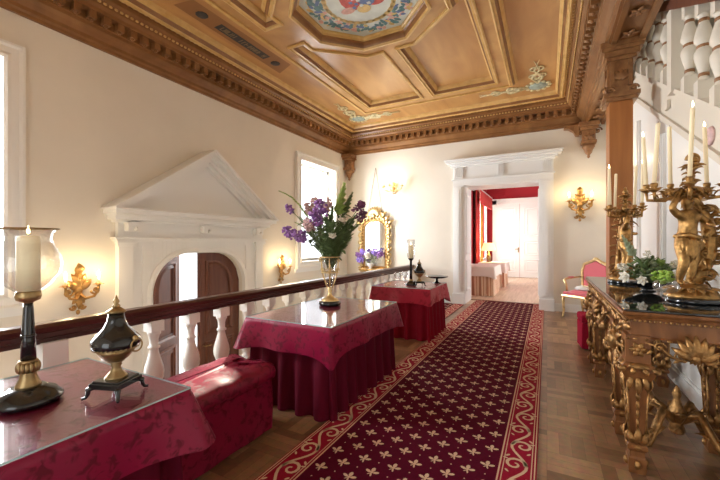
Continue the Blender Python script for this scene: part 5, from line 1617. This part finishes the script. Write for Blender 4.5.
CUPS = [(-0.325, -0.08, 0.768), (-0.215, 0.12, 0.79), (-0.145, -0.14, 0.80), (-0.015, 0.15, 0.80), (0.085, -0.14, 0.79), (0.20, 0.10, 0.80)]
def candelabrum(label, loc, rotz, s):
    t = thing('candelabrum', label, 'candelabrum', loc, rotz, None, s)
    mb = MB(); mb.lathe([(0.155, 0), (0.16, 0.008), (0.155, 0.03), (0.0, 0.03)], 26); build('plinth', mb, 'black_lacquer', t)
    mb = MB(); mb.lathe([(0.148, 0.03), (0.152, 0.045), (0.135, 0.06), (0.125, 0.08), (0.095, 0.092), (0.08, 0.12), (0.0, 0.125)], 26)
    for k in range(16):
        a = 2*PI*k/16; mb.leaf((0.10*math.cos(a), 0.10*math.sin(a), 0.098), (math.cos(a), math.sin(a), -0.25), (0, 0, 1), 0.07, 0.04, 0.3)
    build('base', mb, 'candelabrum_gilt', t)
    # standing cherub: weight on one leg, other knee bent, one arm raised to the branches, the other bent to the side
    Z = 0.115
    P = [(0, 0, Z+0.30, 0.058, 0.050),          # 0 pelvis
         (0.004, 0, Z+0.37, 0.052, 0.046), (0.008, -0.004, Z+0.44, 0.060, 0.048), (0.006, -0.004, Z+0.485, 0.050, 0.040), (0.0, -0.006, Z+0.515, 0.024, 0.024),   # 1-4 spine, neck
         (-0.006, -0.012, Z+0.545, 0.036, 0.036), (-0.010, -0.014, Z+0.580, 0.040, 0.042), (-0.010, -0.012, Z+0.612, 0.024, 0.026),   # 5-7 head
         (-0.040, 0, Z+0.265, 0.046), (-0.055, -0.045, Z+0.165, 0.034), (-0.060, -0.020, Z+0.075, 0.027), (-0.062, -0.010, Z+0.020, 0.018), (-0.066, -0.050, Z+0.008, 0.014),   # 8-12 bent leg
         (0.036, 0, Z+0.26, 0.046), (0.040, 0.0, Z+0.15, 0.035), (0.034, 0.008, Z+0.07, 0.028), (0.030, 0.012, Z+0.018, 0.018), (0.026, -0.030, Z+0.008, 0.014),   # 13-17 standing leg
         (-0.062, -0.004, Z+0.475, 0.028), (-0.120, -0.02, Z+0.52, 0.022), (-0.085, -0.03, Z+0.605, 0.018), (-0.06, -0.03, Z+0.65, 0.014),   # 18-21 raised arm
         (0.070, -0.004, Z+0.470, 0.028), (0.125, -0.03, Z+0.42, 0.022), (0.095, -0.085, Z+0.40, 0.017), (0.07, -0.10, Z+0.41, 0.014)]   # 22-25 bent arm
    E_ = [(0, 1), (1, 2), (2, 3), (3, 4), (4, 5), (5, 6), (6, 7), (0, 8), (8, 9), (9, 10), (10, 11), (11, 12), (0, 13), (13, 14), (14, 15), (15, 16), (16, 17), (3, 18), (18, 19), (19, 20), (20, 21), (3, 22), (22, 23), (23, 24), (24, 25)]
    P = [(p[0]-0.035,)+tuple(p[1:]) for p in P]
    fig = skin_mesh('cherub_figure', P, E_, 'candelabrum_gilt', t)
    mb = MB()
    for i in range(26):
        a = i*2.4; q = 0.2+0.8*i/26
        mb.ball((-0.010+0.040*math.cos(a)*math.sqrt(1-(q-0.2)**2*0.9), -0.006+0.042*math.sin(a)*math.sqrt(1-(q-0.2)**2*0.9)+0.008, Z+0.575+0.048*q), 0.013, 0, 6, 4)
    mb.ball((-0.013, -0.056, Z+0.572), (0.007, 0.010, 0.010), 0, 6, 4)
    for sg in (-1, 1): mb.ball((-0.012+sg*0.014, -0.050, Z+0.586), 0.006, 0, 6, 4)
    mb.ball((-0.012, -0.052, Z+0.553), (0.011, 0.006, 0.004), 0, 6, 4)
    mb.v = [(x-0.035, y, z) for x, y, z in mb.v]
    build('curls_and_face', mb, 'candelabrum_gilt', fig)
    # drapery sash and wings
    mb = MB()
    for k in range(7):
        q = k/6; mb.leaf((-0.05+0.10*q, -0.035-0.012*math.sin(PI*q), Z+0.33-0.02*q), (0.25*(q-0.5), -0.15, -1), (0, -1, 0), 0.13+0.05*math.sin(q*5), 0.05, 0.25, 0, 0.5, 6)
    mb.tube([(-0.06, 0.0, Z+0.33), (-0.03, -0.05, Z+0.34), (0.04, -0.05, Z+0.32), (0.07, 0.01, Z+0.33), (0.02, 0.06, Z+0.34), (-0.06, 0.02, Z+0.33)], 0.016, 7)
    for k in range(5):
        mb.tube([(0.06, 0.03, Z+0.34), (0.12+0.01*k, 0.06, Z+0.28-0.03*k), (0.10, 0.05, Z+0.16-0.03*k)], [0.02, 0.024, 0.006], 6)
    mb.v = [(x-0.035, y, z) for x, y, z in mb.v]
    build('drapery', mb, 'candelabrum_gilt', t)
    # leafy trunk behind the figure carrying the branches
    mb = MB()
    TP = [(0.05, 0.05, 0.11), (0.105, 0.05, 0.19), (0.155, 0.045, 0.30), (0.165, 0.04, 0.42), (0.14, 0.035, 0.54), (0.085, 0.025, 0.63), (0.02, 0.01, 0.69), (-0.02, 0.0, 0.76), (-0.005, 0.0, 0.86), (0.0, 0.0, 0.93)]
    mb.tube(TP, [0.05, 0.046, 0.044, 0.042, 0.038, 0.034, 0.032, 0.030, 0.020, 0.010], 9)
    r = random.Random(8)
    TV = [Vector(p) for p in TP]
    for k in range(64):
        q = k/63*(len(TP)-1.001); j = int(q); c = TV[j].lerp(TV[j+1], q-j); a = k*2.4
        out = Vector((math.cos(a), math.sin(a), r.uniform(-0.2, 0.8)))+Vector((0.5, 0, 0))*(j < 5)
        mb.leaf(c, out, (0, 0, 1), r.uniform(0.10, 0.17)*(1 if j < 7 else 0.6), r.uniform(0.04, 0.06), r.uniform(0.4, 0.9), 0, 0.35, 6)
    for j in range(1, 6):
        c = TV[j]+Vector((0.055, -0.01, 0)); mb.scroll(c, (1, 0, 0), (0, 0, 1), 0.05, 1.4, 0.013, PI)
        mb.scroll(TV[j]+Vector((-0.04, -0.02, 0.03)), (-1, 0, 0), (0, 0, 1), 0.035, 1.3, 0.010, PI)
    mb.scroll((0.012, 0.0, 0.965), (-1, 0, 0), (0, 0, 1), 0.045, 1.4, 0.016, 0)
    for k in range(5): mb.leaf((0, 0, 0.88), (math.cos(1.3*k), math.sin(1.3*k), 0.9), (0, 0, 1), 0.10, 0.045, 0.7, 0, 0.35, 6)
    build('leafy_trunk', mb, 'candelabrum_gilt', t)
    for (x, y, z) in CUPS:
        mb = MB(); c = Vector((-0.02, 0, 0.715)); e = Vector((x, y, z-0.03)); h = Vector((x+0.02, y, 0)); 
        mb.tube([c, c+h*0.25+Vector((0, 0, 0.05)), c+h*0.55+Vector((0, 0, -0.02)), c.lerp(e, 0.85)+Vector((0, 0, -0.05))+h*0.12, e], [0.016, 0.013, 0.012, 0.011, 0.010], 7)
        hn = h.normalized()
        mb.scroll(c+h*0.5+Vector((0, 0, 0.025)), hn, (0, 0, 1), 0.035, 1.3, 0.008, PI, 0, 5, 14)
        for q in (0.3, 0.5, 0.7): mb.leaf(c+h*q, hn+Vector((0, 0, 0.8)), (0, 0, 1), 0.07, 0.035, 0.7, 0, 0.35, 5)
        for k in range(6):
            a = 2*PI*k/6; mb.leaf((x, y, z-0.03), (math.cos(a), math.sin(a), 0.6), (0, 0, -1), 0.05, 0.03, -0.5, 0, 0.35, 5)
        mb.lathe([(0.010, -0.035), (0.032, -0.02), (0.036, -0.012), (0.014, -0.008), (0.018, 0.0), (0.022, 0.012), (0.020, 0.026), (0.0, 0.02)], 12, (x, y, z))
        build('branch', mb, 'candelabrum_gilt', t)
    return t
def stand_candles(loc, rotz, s, which, labels, hs, seed):
    r = random.Random(seed)
    M = Matrix.Rotation(rotz, 3, 'Z')
    for (x, y, z), lb, h in zip(CUPS, labels, hs):
        p = Vector(loc)+M @ (Vector((x, y, z+0.022))*s)
        candle('taper_candle', lb, p, 0.0125, abs(h), 'tapers of the '+which, h > 0, (r.uniform(-0.05, 0.05), r.uniform(-0.05, 0.05)), 1.1)
YAW = math.atan2(187, 355)
C1 = (0.875, 3.20, KZ+0.0005); C2 = (0.70, 4.42, KZ+0.0005)
candelabrum('large gilt cherub candelabrum nearest on the black console top', C1, YAW, 1.0)
candelabrum('gilt cherub candelabrum at the far end of console beside wooden post', C2, YAW+0.9, 0.95)
stand_candles(C1, YAW, 1.0, 'nearest candelabrum', ['unlit ivory taper outermost on the window side of nearest candelabrum', 'lit ivory taper second from window side at back of nearest candelabrum', 'lit ivory taper third from window side at front of nearest candelabrum', 'unlit ivory taper at the back middle of nearest candelabrum', 'lit ivory taper at front towards the mirror of nearest candelabrum', 'lit ivory taper at back nearest the mirror of nearest candelabrum'], [-0.395, 0.35, 0.44, -0.42, 0.40, 0.40], 2)
stand_candles(C2, YAW+0.9, 0.95, 'far candelabrum', ['unlit ivory taper outermost on the window side of far candelabrum', 'lit ivory taper at back window side of far candelabrum', 'lit ivory taper before the wooden post on far candelabrum', 'unlit ivory taper at the back middle of far candelabrum', 'lit ivory taper at front mirror side of far candelabrum', 'ivory taper at back mirror side of far candelabrum'], [-0.36, 0.36, 0.38, -0.40, 0.38, -0.36], 6)

# ------------------------------------------------------------------ flower dish and goblet on the console
fd = thing('flower_dish', 'black boat shaped dish of flowers in the middle of the console', 'dish', (0.74, 3.72, KZ+0.0005))
mb = MB(); mb.lathe([(0.05, 0), (0.05, 0.008), (0.03, 0.015), (0.07, 0.035), (0.13, 0.06), (0.165, 0.085), (0.155, 0.085), (0.10, 0.055), (0.0, 0.045)], 22)
mb.v = [(x*1.25, y*0.75, z) for x, y, z in mb.v]; build('dish_body', mb, 'black_lacquer', fd); fd.rotation_euler = (0, 0, YAW)
rnd = random.Random(21)
def cf(name, label, dx, dz, dd, m, kind, size, leaf='leaf_green', leaves=3, group=None, sag=0.02):
    b = Vector((0.74, 3.72, KZ+0.065)); p = b+VCAM*dx+VDEP*dd+Vector((0, 0, dz))
    return stem_thing(name, label, 'flower' if kind in ('rose', 'cluster') else 'foliage', b+VCAM*dx*0.15, p, m, kind, size, rnd, leaf, group, leaves, sag)
cf('lime_bloom', 'round lime green bloom at the front of console flowers', -0.01, 0.07, -0.13, 'lime_bloom', 'cluster', 0.09)
cf('rose', 'greenish white rose beside the lime bloom, console flowers', 0.12, 0.07, -0.10, 'ivory', 'rose', 0.05)
cf('lily', 'white star lily at the post end of the console flowers', -0.22, 0.06, -0.05, 'ivory', 'rose', 0.05)
cf('lily', 'small white lily low beside the far candelabrum foot, console flowers', -0.14, 0.04, -0.12, 'ivory', 'rose', 0.04)
cf('white_blossom', 'small white blossom cluster at the window side of console flowers', -0.19, 0.13, 0.0, 'ivory', 'cluster', 0.05, 'leaf_grey')
cf('white_blossom', 'small white blossom cluster high in the middle of console flowers', 0.02, 0.22, 0.03, 'ivory', 'cluster', 0.045, 'leaf_grey')
cf('white_blossom', 'small white blossom cluster at the candelabrum side of console flowers', 0.2, 0.15, 0.0, 'ivory', 'cluster', 0.05, 'leaf_grey')
cf('rose', 'pale green rose high at the back of console flowers', 0.14, 0.16, 0.05, 'leaf_bright', 'rose', 0.05)
cf('astilbe_plume', 'tall pale plume rising highest from the console flowers', -0.06, 0.22, 0.06, 'leaf_grey', 'spire', 0.20)
for i, (dx, dz, dd) in enumerate(((-0.05, 0.15, 0.0), (0.05, 0.17, 0.04), (0.20, 0.09, 0.02), (-0.15, 0.12, 0.05), (0.10, 0.12, -0.05), (0.0, 0.11, -0.06), (0.24, 0.03, -0.06), (-0.10, 0.08, -0.1), (0.18, 0.14, 0.1), (-0.2, 0.06, -0.02), (-0.12, 0.16, 0.05), (0.0, 0.2, 0.08), (0.1, 0.2, 0.1), (0.22, 0.12, 0.06))):
    cf('foliage_sprig', 'green leafy sprig among the flowers on the console', dx, dz, dd, 'leaf_green' if i % 3 == 0 else 'leaf_grey', 'fern', 0.06, leaves=6, group='green sprigs of the console flowers')
for o in [o for o in COL.objects if o.get('group') == 'green sprigs of the console flowers']: pass
g = goblet((0.70, 3.03, KZ+0.0005), 'wide silvery glass goblet before the nearest candelabrum on the console', 1.0, 'clear_glass')
for ch in g.children:
    ch.data.vertices.foreach_set('co', [c for v in ch.data.vertices for c in ((v.co.x*1.6, v.co.y*1.6, v.co.z*0.85) if ch.name.startswith('bowl') else (v.co.x*1.2, v.co.y*1.2, v.co.z*0.85))])

# ------------------------------------------------------------------ armchair
ac = thing('armchair', 'gilt armchair with pink upholstery against back wall beside the doorway', 'chair', (0.63, 7.80, 0), math.radians(-38), None, 1.06)
mb = MB(); mb.cbox((0, 0, 0.43), (0.25, 0.24, 0.025)); mb.ball((0, 0, 0.455), (0.235, 0.225, 0.045), 0, 16, 6); build('seat', mb, 'pink_upholstery', ac, bevel=0.01)
mb = MB(); mb.sweep(rect(-0.26, -0.25, 0.26, 0.25), [(0.0, 0.36), (-0.008, 0.38), (0.0, 0.405), (0.02, 0.41), (0.03, 0.36), (0, 0.36)], XYZ); build('seat_rail', mb, 'pale_gilt', ac)
for sx in (-1, 1):
    mb = MB(); mb.tube([(sx*0.235, -0.225, 0.40), (sx*0.245, -0.24, 0.30), (sx*0.235, -0.23, 0.12), (sx*0.24, -0.245, 0.03), (sx*0.24, -0.25, 0.0)], [0.026, 0.026, 0.017, 0.014, 0.018], 8); build('leg', mb, 'pale_gilt', ac)
    mb = MB(); mb.tube([(sx*0.225, 0.225, 0.40), (sx*0.225, 0.25, 0.2), (sx*0.225, 0.29, 0.0)], [0.024, 0.02, 0.016], 8); build('leg', mb, 'pale_gilt', ac)
    mb = MB(); mb.tube([(sx*0.24, 0.24, 0.70), (sx*0.265, 0.08, 0.69), (sx*0.275, -0.12, 0.675), (sx*0.27, -0.17, 0.655), (sx*0.25, -0.14, 0.56), (sx*0.25, -0.13, 0.40)], [0.016, 0.018, 0.022, 0.024, 0.017, 0.02], 8)
    am = build('arm', mb, 'pale_gilt', ac)
    mb = MB(); mb.ball((sx*0.27, 0.01, 0.698), (0.026, 0.10, 0.018), 0, 10, 6); build('arm_pad', mb, 'pink_upholstery', am)
def tilt(a, b, h): return (a, 0.235+h+0.12*(b-0.45), b)
ob = [(-0.20, 0.53), (0.20, 0.53), (0.23, 0.80), (0.20, 0.93), (0.10, 0.97), (0.0, 1.02), (-0.10, 0.97), (-0.20, 0.93), (-0.23, 0.80)]
mb = MB(); mb.prism([(a*0.9, 0.54+(b-0.53)*0.93) for a, b in ob], -0.018, 0.012, tilt); build('back_cushion', mb, 'pink_upholstery', ac, bevel=0.012)
mb = MB(); mb.sweep(ob, [(-0.03, -0.015), (-0.015, -0.028), (0.01, -0.022), (0.02, 0.0), (0.01, 0.02), (-0.03, 0.015), (-0.03, -0.015)], tilt)
for sx in (-1, 1): mb.tube([tilt(sx*0.21, 0.40, 0), tilt(sx*0.21, 0.55, 0)], 0.018, 8)
for k in range(5): mb.leaf(tilt(0, 1.0, -0.01), (math.cos(PI*k/4), 0, 0.4+math.sin(PI*k/4)), (0, -1, 0), 0.08, 0.035, 0.4)
build('back_frame', mb, 'pale_gilt', ac)
cl = MB(); rnd = random.Random(2)
vs = []; n = 18
prof = [(0.13, 0.0), (0.14, 0.02), (0.11, 0.05), (0.06, 0.065), (0.0, 0.07)]
cl.lathe(prof, n); cl.v = [(x*(1+0.15*math.sin(7*math.atan2(y, x))), y*(0.75+0.1*math.cos(5*math.atan2(y, x))), z*(1+0.3*math.sin(x*60)*math.cos(y*50))) for x, y, z in cl.v]
tag(build('folded_cloth', cl, 'white_wood', None, (0.60, 7.76, 0.532)), 'crumpled white cloth lying on the pink armchair seat', 'cloth')

# red upholstered stool beyond the console end
st = thing('stool', 'small red upholstered stool half hidden behind the console end', 'stool', (0.55, 5.62, 0), 0.1)
mb = MB(); mb.box(-0.17, -0.17, 0.36, 0.17, 0.17, 0.46); build('seat', mb, 'carpet_border', st, bevel=0.025)
mb = MB(); mb.box(-0.165, -0.165, 0.02, 0.165, 0.165, 0.355); build('valance', mb, 'carpet_border', st, bevel=0.01)

# ------------------------------------------------------------------ far room: two covered tables, lamp, curtains
def room_table(x0, x1, y0, y1, h, which, seed):
    cx, cy = (x0+x1)/2, (y0+y1)/2; hx, hy = (x1-x0)/2, (y1-y0)/2
    o = build('table_skirt', skirt_mesh(hx-0.01, hy-0.01, 0.006, h-0.02, 6, 0.022, seed), 'striped_linen', None, (cx, cy, 0)); tag(o, 'striped beige table skirt to the floor, '+which, 'table skirt', 'skirts of the far room tables')
    o = build('tablecloth', overlay_mesh(hx, hy, h, 0.26, seed), 'white_linen', None, (cx, cy, 0.002)); tag(o, 'white linen tablecloth over a striped skirt, '+which, 'tablecloth', 'cloths of the far room tables')
    t = thing('dining_table', 'table hidden beneath white linen, '+which, 'table', (cx, cy, 0))
    mb = MB(); mb.box(-hx+0.03, -hy+0.03, h-0.03, hx-0.03, hy-0.03, h-0.003); build('tabletop', mb, 'console_wood', t)
    for sx in (-1, 1):
        for sy in (-1, 1):
            mb = MB(); mb.cbox((sx*(hx-0.16), sy*(hy-0.16), (h-0.03)/2), (0.025, 0.025, (h-0.03)/2)); build('leg', mb, 'console_wood', t)
room_table(-2.15, -1.20, 9.75, 11.0, 0.78, 'nearer table in the far room', 11)
room_table(-1.98, -1.16, 12.0, 13.2, 0.76, 'second table in the far room beyond the lamp', 13)
tl = thing('table_lamp', 'table lamp with yellow shade glowing in the far room', 'lamp', (-1.72, 12.5, 0.7645))
mb = MB(); mb.lathe([(0.08, 0), (0.085, 0.015), (0.04, 0.03), (0.07, 0.10), (0.085, 0.17), (0.05, 0.26), (0.02, 0.30), (0.012, 0.40), (0.0, 0.40)], 16); build('base', mb, 'antique_brass', tl)
mb = MB(); mb.lathe([(0.25, 0.38), (0.16, 0.64), (0.155, 0.64), (0.245, 0.38)], 22); mb.f = [f for f in mb.f if len(f) < 10]; mb.m = mb.m[:len(mb.f)]; mb.s = mb.s[:len(mb.f)]
build('lamp_shade', mb, 'lamp_shade', tl)
mb = MB(); mb.ball((0, 0, 0.47), 0.035, 0, 10, 6); build('bulb', mb, 'bulb', tl)
light('table_lamp_light', 'POINT', (-1.72, 12.5, 1.30), 12, (1, 0.75, 0.42), shadow_soft_size=0.06)
def curtain(name, label, x, y0, y1, z0, z1, m, amp=0.04, waves=5, cat='curtain'):
    mb = MB(); n = 40; vs = []; fs = []
    for k, z in enumerate((z0, (z0+z1)/2, z1)):
        for i in range(n+1):
            q = i/n; vs.append((x+amp*math.sin(2*PI*waves*q)*(1 if k == 0 else 0.75), y0+(y1-y0)*q, z))
    for k in range(2):
        for i in range(n): a = k*(n+1)+i; fs.append((a, a+1, a+n+2, a+n+1))
    mb.add(vs, fs, 0, True)
    o = build(name, mb, m)
    s_ = o.modifiers.new('thick', 'SOLIDIFY'); s_.thickness = 0.008
    return tag(o, label, cat)
curtain('curtain', 'long red drape at the near side of the far room window', -2.14, 12.5, 13.18, 0.05, 3.2, 'red_curtain')
curtain('curtain', 'yellow drape beside the red one at the far room window', -2.10, 13.24, 13.7, 0.05, 3.2, 'yellow_curtain', 0.03, 4)
curtain('pelmet', 'short red valance over the far room window', -2.00, 12.5, 15.4, 2.75, 3.2, 'red_curtain', 0.03, 12)

mb = MB(); mb.box(-2.25, 12.45, 3.2, -1.975, 15.45, 3.24); tag(build('curtain_rail', mb, 'white_wood'), 'white board over the far room window carrying the drapes', 'curtain rail')
